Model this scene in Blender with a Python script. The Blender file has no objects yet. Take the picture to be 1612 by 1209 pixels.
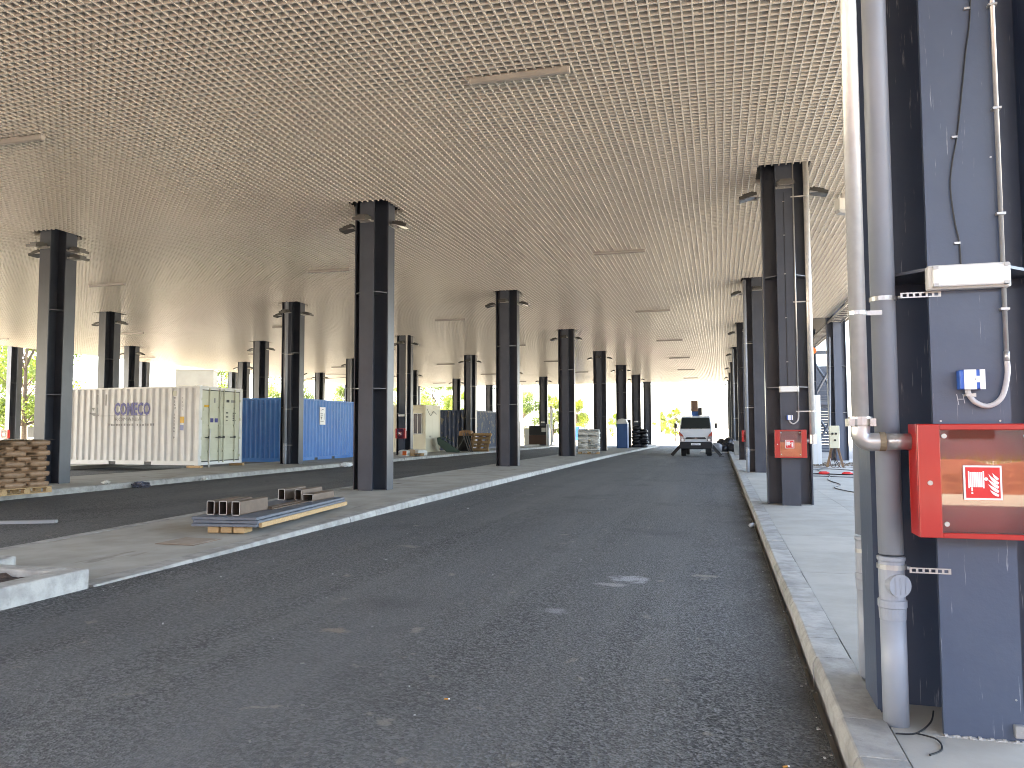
import bpy, bmesh, math, random
from mathutils import Vector, Matrix
R = math.radians
random.seed(7)
sc = bpy.context.scene
col = sc.collection

# ------------------------------------------------------------------ camera
CAM = Vector((0, 0, 1.666))
YAW, PIT, ROLL = R(15.23), R(3.39), R(-0.18)
def make_camera():
    r = Vector((math.cos(YAW), math.sin(YAW), 0)); f0 = Vector((-math.sin(YAW), math.cos(YAW), 0)); u0 = Vector((0, 0, 1))
    fw = f0 * math.cos(PIT) + u0 * math.sin(PIT); up = u0 * math.cos(PIT) - f0 * math.sin(PIT)
    r2 = r * math.cos(ROLL) + up * math.sin(ROLL); u2 = up * math.cos(ROLL) - r * math.sin(ROLL)
    cd = bpy.data.cameras.new('camera'); c = bpy.data.objects.new('camera', cd); col.objects.link(c)
    c.matrix_world = Matrix(((r2.x, u2.x, -fw.x, CAM.x), (r2.y, u2.y, -fw.y, CAM.y), (r2.z, u2.z, -fw.z, CAM.z), (0, 0, 0, 1)))
    cd.sensor_width = 36; cd.lens = 1197.56 / 1612 * 36; cd.clip_end = 9000; cd.clip_start = .05
    sc.camera = c
make_camera()

# ------------------------------------------------------------------ world, sun, exposure
SUN_DIR = Vector((-.95, -.30, 0)).normalized()
SUN_EL = R(56)
w = bpy.data.worlds.new('World'); sc.world = w; w.use_nodes = True
nt = w.node_tree; bg = nt.nodes['Background']
sky = nt.nodes.new('ShaderNodeTexSky'); sky.sky_type = 'NISHITA'; sky.sun_disc = False
sky.sun_elevation = SUN_EL; sky.sun_rotation = math.atan2(SUN_DIR.x, SUN_DIR.y)
sky.air_density = 0.7; sky.dust_density = 2.0; sky.ozone_density = 0.5
nt.links.new(sky.outputs[0], bg.inputs[0]); bg.inputs[1].default_value = 0.15
sd = bpy.data.lights.new('sun', 'SUN'); sd.energy = 4.2; sd.angle = R(.6); sd.color = (1, .95, .87)
so = bpy.data.objects.new('sun', sd); col.objects.link(so)
tos = Vector((SUN_DIR.x * math.cos(SUN_EL), SUN_DIR.y * math.cos(SUN_EL), math.sin(SUN_EL)))
so.rotation_euler = tos.to_track_quat('Z', 'Y').to_euler(); so.location = (30, -30, 60)
sc.view_settings.view_transform = 'Standard'; sc.view_settings.look = 'None'
sc.view_settings.gamma = 1; sc.view_settings.exposure = 4.15
sc.cycles.max_bounces = 8; sc.cycles.diffuse_bounces = 5; sc.cycles.glossy_bounces = 3; sc.cycles.transmission_bounces = 4
sc.cycles.use_denoising = True; sc.cycles.filter_width = 1.0
sc.view_settings.use_white_balance = True; sc.view_settings.white_balance_temperature = 8000; sc.view_settings.white_balance_tint = 9

# ------------------------------------------------------------------ materials
MATS = {}
def mat(name, base, rough=.6, metal=0., spec=.5, col2=None, scale=3., detail=4., lo=.4, hi=.65, bump=0., bscale=40., stretch=None,
        col3=None, scale3=40., lo3=.6, hi3=.7, str3=None, coat=0., rvar=0., rnd=0.):
    if name in MATS: return MATS[name]
    m = bpy.data.materials.new(name); m.use_nodes = True; MATS[name] = m
    t = m.node_tree; b = t.nodes['Principled BSDF']; N = t.nodes.new; L = t.links.new
    b.inputs['Roughness'].default_value = rough; b.inputs['Metallic'].default_value = metal
    b.inputs['Specular IOR Level'].default_value = spec
    if coat: b.inputs['Coat Weight'].default_value = coat; b.inputs['Coat Roughness'].default_value = .1
    geo = N('ShaderNodeNewGeometry')
    def coords(st):
        if not st: return geo.outputs['Position']
        mp = N('ShaderNodeMapping'); mp.inputs['Scale'].default_value = st; L(geo.outputs['Position'], mp.inputs['Vector']); return mp.outputs[0]
    def noise(sc_, det, st):
        n = N('ShaderNodeTexNoise'); n.inputs['Scale'].default_value = sc_; n.inputs['Detail'].default_value = det; n.inputs['Roughness'].default_value = .6
        L(coords(st), n.inputs['Vector']); return n.outputs['Fac']
    def ramp(src, a, bb):
        mr = N('ShaderNodeMapRange'); mr.inputs[1].default_value = a; mr.inputs[2].default_value = bb; L(src, mr.inputs[0]); return mr.outputs[0]
    def mix(fac, a, bcol):
        mx = N('ShaderNodeMix'); mx.data_type = 'RGBA'; L(fac, mx.inputs[0])
        if isinstance(a, tuple): mx.inputs[6].default_value = a + (1,)
        else: L(a, mx.inputs[6])
        mx.inputs[7].default_value = bcol + (1,); return mx.outputs[2]
    out = None
    if col2:
        nz = noise(scale, detail, stretch); out = mix(ramp(nz, lo, hi), tuple(base), tuple(col2))
        if rvar: 
            ad = N('ShaderNodeMapRange'); ad.inputs[3].default_value = rough; ad.inputs[4].default_value = rough + rvar; ad.inputs[1].default_value = lo; ad.inputs[2].default_value = hi
            L(nz, ad.inputs[0]); L(ad.outputs[0], b.inputs['Roughness'])
    if col3:
        out = mix(ramp(noise(scale3, 5, str3), lo3, hi3), out if out else tuple(base), tuple(col3))
    if rnd:
        oi = N('ShaderNodeObjectInfo'); mr = N('ShaderNodeMapRange'); mr.inputs[3].default_value = 1 - rnd; mr.inputs[4].default_value = 1 + rnd
        L(oi.outputs['Random'], mr.inputs[0]); hs = N('ShaderNodeHueSaturation'); L(mr.outputs[0], hs.inputs['Value'])
        if out: L(out, hs.inputs['Color'])
        else: hs.inputs['Color'].default_value = tuple(base) + (1,)
        out = hs.outputs[0]
    if out: L(out, b.inputs['Base Color'])
    else: b.inputs['Base Color'].default_value = tuple(base) + (1,)
    if bump:
        bp = N('ShaderNodeBump'); bp.inputs['Strength'].default_value = bump; bp.inputs['Distance'].default_value = .02
        L(noise(bscale, 6, None), bp.inputs['Height']); L(bp.outputs[0], b.inputs['Normal'])
    return m

def asphalt_material():
    m = bpy.data.materials.new('asphalt'); m.use_nodes = True; MATS['asphalt'] = m
    t = m.node_tree; b = t.nodes['Principled BSDF']; N = t.nodes.new; L = t.links.new
    geo = N('ShaderNodeNewGeometry'); P = geo.outputs['Position']
    def noise(s, d, st=None, r=.6):
        n = N('ShaderNodeTexNoise'); n.inputs['Scale'].default_value = s; n.inputs['Detail'].default_value = d; n.inputs['Roughness'].default_value = r
        if st:
            mp = N('ShaderNodeMapping'); mp.inputs['Scale'].default_value = st; L(P, mp.inputs['Vector']); L(mp.outputs[0], n.inputs['Vector'])
        else: L(P, n.inputs['Vector'])
        return n.outputs['Fac']
    def rng(src, a, bb, c=0, d=1):
        mr = N('ShaderNodeMapRange'); 
        for i, v in ((1, a), (2, bb), (3, c), (4, d)): mr.inputs[i].default_value = v
        L(src, mr.inputs[0]); return mr.outputs[0]
    def mix(f, a, c, mode='MIX'):
        mx = N('ShaderNodeMix'); mx.data_type = 'RGBA'; mx.blend_type = mode
        if isinstance(f, float): mx.inputs[0].default_value = f
        else: L(f, mx.inputs[0])
        for i, v in ((6, a), (7, c)):
            if isinstance(v, tuple): mx.inputs[i].default_value = v + (1,)
            else: L(v, mx.inputs[i])
        return mx.outputs[2]
    vo = N('ShaderNodeTexVoronoi'); vo.inputs['Scale'].default_value = 62; L(P, vo.inputs['Vector'])
    vc = N('ShaderNodeSeparateColor'); L(vo.outputs['Color'], vc.inputs[0])
    stone = rng(vc.outputs[0], 0, 1, .0, 1)
    base = mix(stone, (.028, .028, .028), (.20, .198, .195))
    gap = rng(noise(34, 4), .50, .57)
    base = mix(gap, base, (.012, .012, .0125))
    patch = rng(noise(.35, 5, (1, .35, 1)), .38, .66)
    base = mix(patch, base, mix(.6, base, (.135, .132, .125)))
    streak = rng(noise(1.1, 5, (1.6, .08, 1)), .5, .72)
    base = mix(streak, base, mix(.5, base, (.17, .165, .15)))
    wide = rng(noise(.9, 3, (1.0, .03, 1)), .42, .62)
    base = mix(wide, base, mix(.35, base, (.13, .13, .13)))
    dk = rng(noise(.55, 4), .56, .72)
    base = mix(dk, base, mix(.5, base, (.035, .035, .038)))
    bl = rng(noise(3.6, 4), .665, .71)
    base = mix(bl, base, mix(.6, base, (.26, .235, .19)))
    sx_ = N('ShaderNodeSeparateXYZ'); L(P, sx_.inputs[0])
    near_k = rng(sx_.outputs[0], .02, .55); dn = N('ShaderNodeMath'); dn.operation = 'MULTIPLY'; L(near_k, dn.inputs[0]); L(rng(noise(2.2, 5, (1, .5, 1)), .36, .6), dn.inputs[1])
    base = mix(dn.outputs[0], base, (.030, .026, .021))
    # dried cement spills with a place and shape of their own
    for (x, y, rx, ry, cc) in ((-.98, 8.45, .26, .22, (.34, .34, .34)), (-1.12, 8.1, .2, .12, (.30, .29, .27)), (-1.45, 6.8, .16, .12, (.24, .24, .24)), (-4.1, 9.7, .25, .12, (.2, .19, .16)), (-3.0, 5.6, .14, .08, (.24, .20, .15)), (-.2, 8.9, .2, .1, (.24, .22, .18))):
        mp = N('ShaderNodeMapping'); mp.inputs['Location'].default_value = (-x / rx, -y / ry, 0); mp.inputs['Scale'].default_value = (1 / rx, 1 / ry, 0); L(P, mp.inputs['Vector'])
        ln = N('ShaderNodeVectorMath'); ln.operation = 'LENGTH'; L(mp.outputs[0], ln.inputs[0])
        ad = N('ShaderNodeMath'); ad.operation = 'MULTIPLY_ADD'; L(noise(9, 5), ad.inputs[0]); ad.inputs[1].default_value = 2.2; L(ln.outputs['Value'], ad.inputs[2])
        base = mix(rng(ad.outputs[0], 1.55, 2.0, .8, 0), base, cc)
    L(base, b.inputs['Base Color'])
    b.inputs['Roughness'].default_value = .72; b.inputs['Specular IOR Level'].default_value = .45
    bp = N('ShaderNodeBump'); bp.inputs['Strength'].default_value = .8; bp.inputs['Distance'].default_value = .015
    hs = N('ShaderNodeMath'); hs.operation = 'ADD'; L(vo.outputs['Distance'], hs.inputs[0]); L(noise(60, 3), hs.inputs[1]); L(hs.outputs[0], bp.inputs['Height']); L(bp.outputs[0], b.inputs['Normal'])
    return m
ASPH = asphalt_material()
PAINT = mat('column_paint', (.040, .048, .064), .34, spec=.5, col2=(.050, .059, .076), scale=1.6, bump=.05, bscale=25, col3=(.07, .078, .09), scale3=4, lo3=.66, hi3=.8, str3=(6, 6, .5))
PAINT_NEAR = mat('scuffed_column_paint', (.052, .071, .110), .38, spec=.5, col2=(.063, .083, .122), scale=2.2, bump=.06, bscale=30, col3=(.30, .32, .35), scale3=7, lo3=.655, hi3=.72, str3=(10, 10, .5))
SOFFIT = mat('soffit_slat', (.645, .612, .55), .30, spec=.85)
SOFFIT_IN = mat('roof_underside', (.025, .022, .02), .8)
CONC = mat('island_concrete', (.40, .38, .335), .85, col2=(.31, .29, .25), scale=1.3, bump=.12, bscale=30, col3=(.17, .14, .11), scale3=1.1, lo3=.62, hi3=.72, str3=(1.6, .5, 1))
SLAB = mat('pavement_slab', (.41, .385, .335), .85, col2=(.35, .325, .28), scale=2.0, bump=.12, bscale=40, col3=(.18, .15, .12), scale3=1.4, lo3=.66, hi3=.76, rnd=.06)
KERB = mat('kerb_stone', (.40, .385, .355), .8, col2=(.27, .26, .24), scale=5, bump=.6, bscale=16, col3=(.15, .14, .13), scale3=3, lo3=.62, hi3=.74, rnd=.10)
OUTGROUND = mat('dusty_ground', (.34, .32, .28), .95, col2=(.27, .25, .21), scale=.25, bump=.2, bscale=6)
SOIL = mat('red_soil', (.21, .075, .04), .95, col2=(.11, .04, .022), scale=4, bump=.8, bscale=6)
PLANTSOIL = mat('planter_soil', (.10, .065, .05), .95, col2=(.05, .033, .026), scale=14, bump=1., bscale=30)
GALV = mat('galvanised_steel', (.46, .455, .44), .30, metal=.55, col2=(.40, .395, .385), scale=14, detail=3)
PVC = mat('grey_pvc', (.25, .275, .31), .42, spec=.5, col2=(.28, .30, .335), scale=3)
WHITEPL = mat('white_plastic', (.60, .595, .56), .4)
WHITEPNT = mat('white_paint_steel', (.66, .66, .64), .45, col2=(.60, .60, .58), scale=2.0, col3=(.36, .30, .22), scale3=5, lo3=.72, hi3=.8)
DOORPNT = mat('door_paint_steel', (.52, .52, .40), .45, col2=(.47, .47, .36), scale=2.0, col3=(.34, .28, .2), scale3=5, lo3=.72, hi3=.8)
CREAM = mat('cream_paint_steel', (.62, .57, .42), .5, col2=(.55, .50, .37), scale=1.5)
BLUEPNT = mat('blue_paint_steel', (.014, .145, .44), .38, col2=(.025, .18, .48), scale=1.2, col3=(.16, .30, .42), scale3=5, lo3=.64, hi3=.74, str3=(3, 3, .6))
NAVY = mat('worn_navy_steel', (.016, .03, .07), .6, col2=(.02, .035, .075), scale=1.0, col3=(.16, .14, .10), scale3=2.6, lo3=.56, hi3=.64, str3=(2, 2, .8))
REDPNT = mat('red_enamel', (.40, .014, .011), .30, spec=.5, coat=.3)
REDIN = mat('red_enamel_inner', (.40, .03, .025), .5)
BLACK = mat('black_plastic', (.012, .012, .013), .5)
DKMETAL = mat('dark_metal', (.03, .028, .026), .5, metal=.2)
FLOODM = mat('floodlight_metal', (.055, .055, .05), .45, metal=.3)
LENS = mat('floodlight_glass', (.14, .14, .13), .2, spec=.5)
WOOD = mat('pallet_wood', (.46, .30, .15), .75, col2=(.36, .22, .10), scale=6, stretch=(1, 8, 8), rnd=.12)
WOODDK = mat('weathered_wood', (.28, .18, .10), .8, col2=(.2, .12, .07), scale=6, stretch=(1, 8, 8), rnd=.12)
BAGBR = mat('brown_paper_bag', (.30, .185, .11), .5, col2=(.23, .14, .08), scale=9, bump=.5, bscale=14, rnd=.12)
BAGWH = mat('white_bag', (.66, .65, .60), .55, col2=(.56, .55, .50), scale=6, bump=.5, bscale=12, rnd=.06)
BAGBK = mat('black_bag', (.016, .016, .019), .38, bump=.6, bscale=10, rnd=.2)
BAGGR = mat('grey_plastic_sack', (.30, .30, .32), .4, bump=.6, bscale=10, rnd=.3)
STEELPL = mat('blue_grey_plate', (.10, .115, .14), .5, col2=(.125, .14, .165), scale=4)
STEELDK = mat('bare_steel', (.115, .078, .056), .5, metal=.15, col2=(.15, .10, .07), scale=8)
TUBEIN = mat('rusty_tube', (.085, .048, .032), .7, col2=(.055, .04, .034), scale=7, metal=.2)
TUBECUT = mat('cut_steel_edge', (.42, .40, .37), .5)
GLASS = mat('dark_glass', (.02, .025, .025), .06, spec=.6)
TRUCKW = mat('truck_white', (.58, .60, .62), .28, coat=.5)
RUBBER = mat('tyre_rubber', (.016, .016, .016), .8)
CHROME = mat('lamp_reflector', (.30, .30, .31), .15, metal=.6)
REDLENS = mat('red_lens', (.35, .05, .03), .2)
ORANGE = mat('orange_plastic', (.7, .14, .02), .5)
YELLOW = mat('yellow_sticker', (.62, .36, .02), .5)
BLUESIGN = mat('blue_print', (.035, .035, .20), .5)
INK = mat('black_print', (.03, .03, .03), .6)
GREYINK = mat('grey_print', (.22, .22, .21), .6)
REDSIGN = mat('sign_red', (.62, .02, .02), .4)
WHITESIGN = mat('sign_white', (.78, .78, .77), .4)
BLUEBOX = mat('blue_plastic', (.02, .11, .45), .4)
BARK = mat('bark', (.10, .075, .055), .9, col2=(.06, .045, .035), scale=8)
STAIR = mat('stair_steel', (.060, .072, .095), .5)
BRICKW = mat('pale_wall', (.62, .59, .52), .8, col2=(.56, .53, .46), scale=1)
GREEN = mat('green_paint', (.03, .06, .04), .5)
MUD = mat('grime', (.07, .055, .045), .9, col2=(.12, .10, .08), scale=5)
CONCBLK = mat('grey_concrete_block', (.27, .255, .225), .9, col2=(.2, .19, .17), scale=3, bump=.2)
def leaf_mat(name, c):
    m = bpy.data.materials.new(name); m.use_nodes = True; t = m.node_tree; b = t.nodes['Principled BSDF']
    N = t.nodes.new; g = N('ShaderNodeNewGeometry'); n = N('ShaderNodeTexNoise'); n.inputs['Scale'].default_value = .9; t.links.new(g.outputs['Position'], n.inputs['Vector'])
    mx = N('ShaderNodeMix'); mx.data_type = 'RGBA'; t.links.new(n.outputs['Fac'], mx.inputs[0]); mx.inputs[6].default_value = (c[0] * .6, c[1] * .65, c[2] * .6, 1); mx.inputs[7].default_value = (c[0] * 1.35, c[1] * 1.25, c[2], 1)
    t.links.new(mx.outputs[2], b.inputs['Base Color']); b.inputs['Roughness'].default_value = .55
    tr = N('ShaderNodeBsdfTranslucent'); tr.inputs[0].default_value = (c[0] * 1.6, c[1] * 1.6, c[2] * .8, 1); ms = N('ShaderNodeMixShader'); ms.inputs[0].default_value = .3
    t.links.new(b.outputs[0], ms.inputs[1]); t.links.new(tr.outputs[0], ms.inputs[2]); t.links.new(ms.outputs[0], t.nodes['Material Output'].inputs[0]); return m
LEAF1 = leaf_mat('leaf_green', (.11, .16, .045)); LEAF2 = leaf_mat('leaf_yellow_green', (.15, .19, .045)); GRASSM = leaf_mat('grass_blade', (.26, .23, .06))
def glass_mat():
    m = bpy.data.materials.new('clear_pane'); m.use_nodes = True; t = m.node_tree; N = t.nodes.new; L = t.links.new
    t.nodes.remove(t.nodes['Principled BSDF'])
    tr = N('ShaderNodeBsdfTransparent'); tr.inputs[0].default_value = (.86, .86, .84, 1); gl = N('ShaderNodeBsdfGlossy'); gl.inputs['Roughness'].default_value = .015; gl.inputs[0].default_value = (1, 1, 1, 1)
    fr = N('ShaderNodeFresnel'); fr.inputs[0].default_value = 1.62; ms = N('ShaderNodeMixShader'); L(fr.outputs[0], ms.inputs[0]); L(tr.outputs[0], ms.inputs[1]); L(gl.outputs[0], ms.inputs[2]); L(ms.outputs[0], t.nodes['Material Output'].inputs[0]); return m
PANE = glass_mat()

# ------------------------------------------------------------------ mesh builder
class MB:
    def __init__(s): s.v = []; s.f = []; s.m = []; s.mats = []
    def mi(s, m):
        if m not in s.mats: s.mats.append(m)
        return s.mats.index(m)
    def add(s, vs, fs, m=None):
        o = len(s.v); s.v += [tuple(v) for v in vs]; k = s.mi(m) if m else 0
        for f in fs: s.f.append(tuple(i + o for i in f)); s.m.append(k)
        return s
    def box(s, x0, x1, y0, y1, z0, z1, m=None, M=None):
        vs = [(x0, y0, z0), (x1, y0, z0), (x1, y1, z0), (x0, y1, z0), (x0, y0, z1), (x1, y0, z1), (x1, y1, z1), (x0, y1, z1)]
        if M: vs = [tuple(M @ Vector(v)) for v in vs]
        return s.add(vs, [(0, 3, 2, 1), (4, 5, 6, 7), (0, 1, 5, 4), (1, 2, 6, 5), (2, 3, 7, 6), (3, 0, 4, 7)], m)
    def cbox(s, c, d, m=None, M=None):
        return s.box(c[0] - d[0] / 2, c[0] + d[0] / 2, c[1] - d[1] / 2, c[1] + d[1] / 2, c[2] - d[2] / 2, c[2] + d[2] / 2, m, M)
    def tube(s, pts, r, n=10, m=None, caps=True):
        pts = [Vector(p) for p in pts]; rs = r if isinstance(r, (list, tuple)) else [r] * len(pts)
        rings = []; prev = None
        for i, p in enumerate(pts):
            a = pts[max(i - 1, 0)]; b = pts[min(i + 1, len(pts) - 1)]; t = (b - a).normalized()
            if prev is None: u = t.orthogonal().normalized()
            else: u = (prev - t * prev.dot(t)).normalized()
            prev = u; wv = t.cross(u)
            rings.append([p + (u * math.cos(2 * math.pi * k / n) + wv * math.sin(2 * math.pi * k / n)) * rs[i] for k in range(n)])
        vs = [v for rg in rings for v in rg]; fs = []
        for i in range(len(pts) - 1):
            for k in range(n): fs.append((i * n + k, i * n + (k + 1) % n, (i + 1) * n + (k + 1) % n, (i + 1) * n + k))
        if caps: fs.append(tuple(range(n - 1, -1, -1))); fs.append(tuple((len(pts) - 1) * n + k for k in range(n)))
        return s.add(vs, fs, m)
    def prism(s, poly, ax, a, b, m=None):
        # poly of 2D points extruded along axis ax ('x','y','z') from a to b
        def P(p, t): return {'x': (t, p[0], p[1]), 'y': (p[0], t, p[1]), 'z': (p[0], p[1], t)}[ax]
        n = len(poly); vs = [P(p, a) for p in poly] + [P(p, b) for p in poly]
        fs = [tuple(range(n - 1, -1, -1)), tuple(range(n, 2 * n))] + [(i, (i + 1) % n, n + (i + 1) % n, n + i) for i in range(n)]
        return s.add(vs, fs, m)
    def mesh(s, name, m=None, smooth=False):
        me = bpy.data.meshes.new(name); me.from_pydata(s.v, [], s.f)
        for mm in (s.mats or [m]): me.materials.append(mm)
        if s.mats: me.polygons.foreach_set('material_index', s.m)
        bm = bmesh.new(); bm.from_mesh(me); bmesh.ops.recalc_face_normals(bm, faces=bm.faces); bm.to_mesh(me); bm.free()
        if smooth:
            me.polygons.foreach_set('use_smooth', [True] * len(me.polygons))
        me.update(); return me
    def build(s, name, m=None, parent=None, smooth=False, bevel=0, seg=1, loc=None, rot=None):
        return inst(s.mesh(name, m, smooth), name, parent, loc, rot, bevel, seg)
def inst(me, name, parent=None, loc=None, rot=None, bevel=0, seg=1, smooth_angle=False):
    o = bpy.data.objects.new(name, me); col.objects.link(o)
    if parent: o.parent = parent
    if loc is not None: o.location = loc
    if rot is not None: o.rotation_euler = rot
    if bevel:
        b = o.modifiers.new('Bevel', 'BEVEL'); b.width = bevel; b.segments = seg; b.limit_method = 'ANGLE'; b.angle_limit = R(40)
    return o
def tag(o, label=None, cat=None, group=None, kind=None):
    if label: o['label'] = label
    if cat: o['category'] = cat
    if group: o['group'] = group
    if kind: o['kind'] = kind
    return o
def thing(name, label, cat, loc=(0, 0, 0), rz=0, group=None):
    o = bpy.data.objects.new(name, None); col.objects.link(o); o.location = loc; o.rotation_euler = (0, 0, rz); o.empty_display_size = .2
    return tag(o, label, cat, group)
def box_part(name, b, m, parent, bevel=0, **k): return MB().box(*b).build(name, m, parent, bevel=bevel, **k)
def text_mesh(txt, size, m, extrude=.002, align='LEFT', sx=1., bold=0.):
    cu = bpy.data.curves.new('t', 'FONT'); cu.body = txt; cu.size = size; cu.extrude = extrude; cu.align_x = align; cu.resolution_u = 2; cu.offset = .0 if not bold else size * bold
    o = bpy.data.objects.new('t', cu); col.objects.link(o); bpy.context.view_layer.update()
    me = bpy.data.meshes.new_from_object(o.evaluated_get(bpy.context.evaluated_depsgraph_get())); bpy.data.objects.remove(o); me.materials.clear(); me.materials.append(m)
    if sx != 1:
        for v in me.vertices: v.co.x *= sx
    return me

# ------------------------------------------------------------------ levels
ZC = 7.037           # underside of the soffit
COLX = [1.37, -7.99, -17.5, -27.0, -36.5, -46.0]
L1, SP = 16.72, 12.0
def drop(y): 
    y = min(y, 92.); return -0.00008 * max(y - 17, 0) ** 2
KR0, KR1 = .58, .815                   # pavement kerb
MI0, MI1 = -9.02, -6.0                 # middle island
LI0, LI1 = -19.4, -15.55               # island beside the containers
def isl_m(y): return .125 + (.244 - .125) * min(max((y - 6) / 9., 0), 1) + drop(y)
def lane1(x, y): return max(0, min(1, (KR0 - x) / (KR0 - MI1))) * .115 + drop(y)
def sheet(name, xs, ys, zf, m, kind='structure'):
    vs = [(x, y, zf(x, y)) for y in ys for x in xs]; n = len(xs)
    fs = [(j * n + i, j * n + i + 1, (j + 1) * n + i + 1, (j + 1) * n + i) for j in range(len(ys) - 1) for i in range(n - 1)]
    o = MB().add(vs, fs).build(name, m); tag(o, kind=kind); return o
YS = [-40, -10, 0, 6, 9, 12, 15, 17] + list(range(20, 96, 4))
gy_ = [-4000, -200] + YS + [140, 300, 900, 4000]
sheet('ground', [-4000, -900, -200, -80, -50, -20, 0, 20, 60, 200, 900, 4000], gy_, lambda x, y: -.07 + drop(y), OUTGROUND)
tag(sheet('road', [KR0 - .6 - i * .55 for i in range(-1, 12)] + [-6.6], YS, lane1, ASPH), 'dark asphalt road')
sheet('road', [-8.6, -12, -16], YS, lambda x, y: .10 + drop(y), ASPH)
sheet('road', [-19, -22, -25.5], YS, lambda x, y: .10 + drop(y), ASPH)
sheet('road', [-28.5, -35], YS, lambda x, y: .10 + drop(y), ASPH)
sheet('road', [-38, -44.5], YS, lambda x, y: .10 + drop(y), ASPH)

# right pavement: bed + slabs
pav = sheet('pavement', [KR1 - .02, 5.6, 16], YS, lambda x, y: .098 + drop(y), mat('slab_bed', (.27, .25, .22), .95))
sm = MB().box(-.748, .748, -.748, .748, 0, .02).mesh('slab', SLAB)
for i in range(7):
    for j in range(-2, 28):
        y = 2.1 + j * 1.5
        inst(sm, 'slab', pav, (KR1 + .76 + i * 1.5, y, .098 + (drop(y + .75) + drop(y - .75)) / 2 + random.uniform(-.002, .002)), (math.atan2(drop(y + .75) - drop(y - .75), 1.5), 0, 0))
def kerb_stone_mesh(w_, h_, ln, lip=.0):
    # road side at x=0, chamfered upper edge; length along y
    return MB().prism([(0, -h_), (0, -.045), (.02, -.006), (.03, 0), (w_, 0), (w_, -h_)], 'y', .003, ln - .003).mesh('kerb_stone', KERB)
def kerb_run(name, x, flip, y0, y1, lens, zf, w_=.235, h_=.3):
    k = bpy.data.objects.new(name, None); col.objects.link(k); tag(k, kind='structure')
    cache = {}; y = y0; i = 0
    while y < y1:
        ln = random.choice(lens)
        if ln not in cache: cache[ln] = kerb_stone_mesh(w_, h_, ln)
        z0, z1 = zf(y), zf(y + ln)
        o = inst(cache[ln], 'kerb_stone', k, (x + random.uniform(-.004, .004), y, z0 + random.uniform(-.003, .003)), (math.atan2(z1 - z0, ln), 0, 0))
        if flip: o.scale.x = -1
        y += ln; i += 1
    return k
kerb_run('pavement_kerb', KR0, False, 1.0, 62, [.5, .5, .42, .62, .3], lambda y: .130 + drop(y))
kerb_run('island_kerb', MI1, True, 6.28, 78, [.98, .98, .5], lambda y: isl_m(y) + .004, .26)
kerb_run('island_kerb', MI0, False, 6.4, 60, [1.96], lambda y: isl_m(y) + .004, .2)
kerb_run('island_kerb', LI1, True, 11, 70, [.98, .98, .5], lambda y: .248 + drop(y), .22)
sheet('island', [MI0 + .19, -8, -7, MI1 - .25], [5, 6, 9, 12, 15, 17] + list(range(20, 93, 4)), lambda x, y: isl_m(y), CONC)
sheet('island', [LI0, -17.5, LI1 - .21], [-10, 5, 11, 17] + list(range(20, 93, 4)), lambda x, y: .244 + drop(y), CONC)
for xc in COLX[3:]:
    m_ = MB()
    ys = [-10, 17] + list(range(20, 93, 8))
    for a, b in zip(ys[:-1], ys[1:]):
        za, zb = .244 + drop(a), .244 + drop(b)
        m_.add([(xc - 1.9, a, -.1), (xc + 1.9, a, -.1), (xc + 1.9, b, -.5), (xc - 1.9, b, -.5), (xc - 1.9, a, za), (xc + 1.9, a, za), (xc + 1.9, b, zb), (xc - 1.9, b, zb)], [(4, 5, 6, 7), (0, 4, 7, 3), (1, 2, 6, 5)])
    tag(m_.build('island', CONC), kind='structure')
# planter at the near end of the middle island
pl = thing('planter', 'raised kerb planter with brown soil at the end of the middle island', 'planter', (0, 0, 0))
MB().prism([(-6.27, 1.0), (-6.27, 6.24), (-6.02, 6.24), (-6.02, 1.0)], 'z', .0, .305).build('kerb_block', KERB, pl, bevel=.015)
MB().box(-7.35, -6.274, 6.02, 6.236, .0, .302).build('kerb_block', KERB, pl, bevel=.015)
MB().box(-9.0, -7.6, 6.62, 6.84, .0, .27).build('kerb_block', KERB, pl, bevel=.015)
MB().box(-7.59, -7.36, 1, 6.6, .0, .300).build('kerb_block', KERB, pl, bevel=.015)
so_ = []
me = MB(); nx, ny = 14, 50
vs = [(-7.36 + 1.085 * i / nx, 1 + 5.02 * j / ny, .235 + random.uniform(-.02, .035)) for j in range(ny + 1) for i in range(nx + 1)]
me.add(vs, [(j * (nx + 1) + i, j * (nx + 1) + i + 1, (j + 1) * (nx + 1) + i + 1, (j + 1) * (nx + 1) + i) for j in range(ny) for i in range(nx)])
me.build('soil', PLANTSOIL, pl)

# ------------------------------------------------------------------ canopy: slatted soffit
PITCH, SLH, SLT = .1372, .10, .019
SX0, SX1, SY0, SY1 = -43.4, 5.25, -10.0, 90.0
SXR = 2.35           # the strip beyond this ends early
SYR = 39.6
ceil = bpy.data.objects.new('ceiling', None); col.objects.link(ceil); tag(ceil, 'beige egg-crate grid of thin slats', kind='structure')
def holes_x(x):      # column openings met by a slat running along y at x
    for cx in COLX:
        if abs(x - cx) < .52: return cx
    return None
rest = MB()
nslat = 0
def seg_list(a, b, cuts):
    out = []; p = a
    for c0, c1 in cuts:
        if c0 > p: out.append((p, min(c0, b)))
        p = max(p, c1)
        if p >= b: break
    if p < b: out.append((p, b))
    return [s for s in out if s[1] - s[0] > .02]
def slat_geo(mb, along, t, segs, dz):
    for a, b in segs:
        if along == 'y': mb.box(t - SLT / 2, t + SLT / 2, a, b, ZC + dz, ZC + SLH)
        else: mb.box(a, b, t - SLT / 2, t + SLT / 2, ZC + dz, ZC + SLH - .003)
colY = [L1 + SP * (k - 1) for k in range(-1, 9)]
HOLE = .53
n = int((SX1 - SX0) / PITCH)
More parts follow.
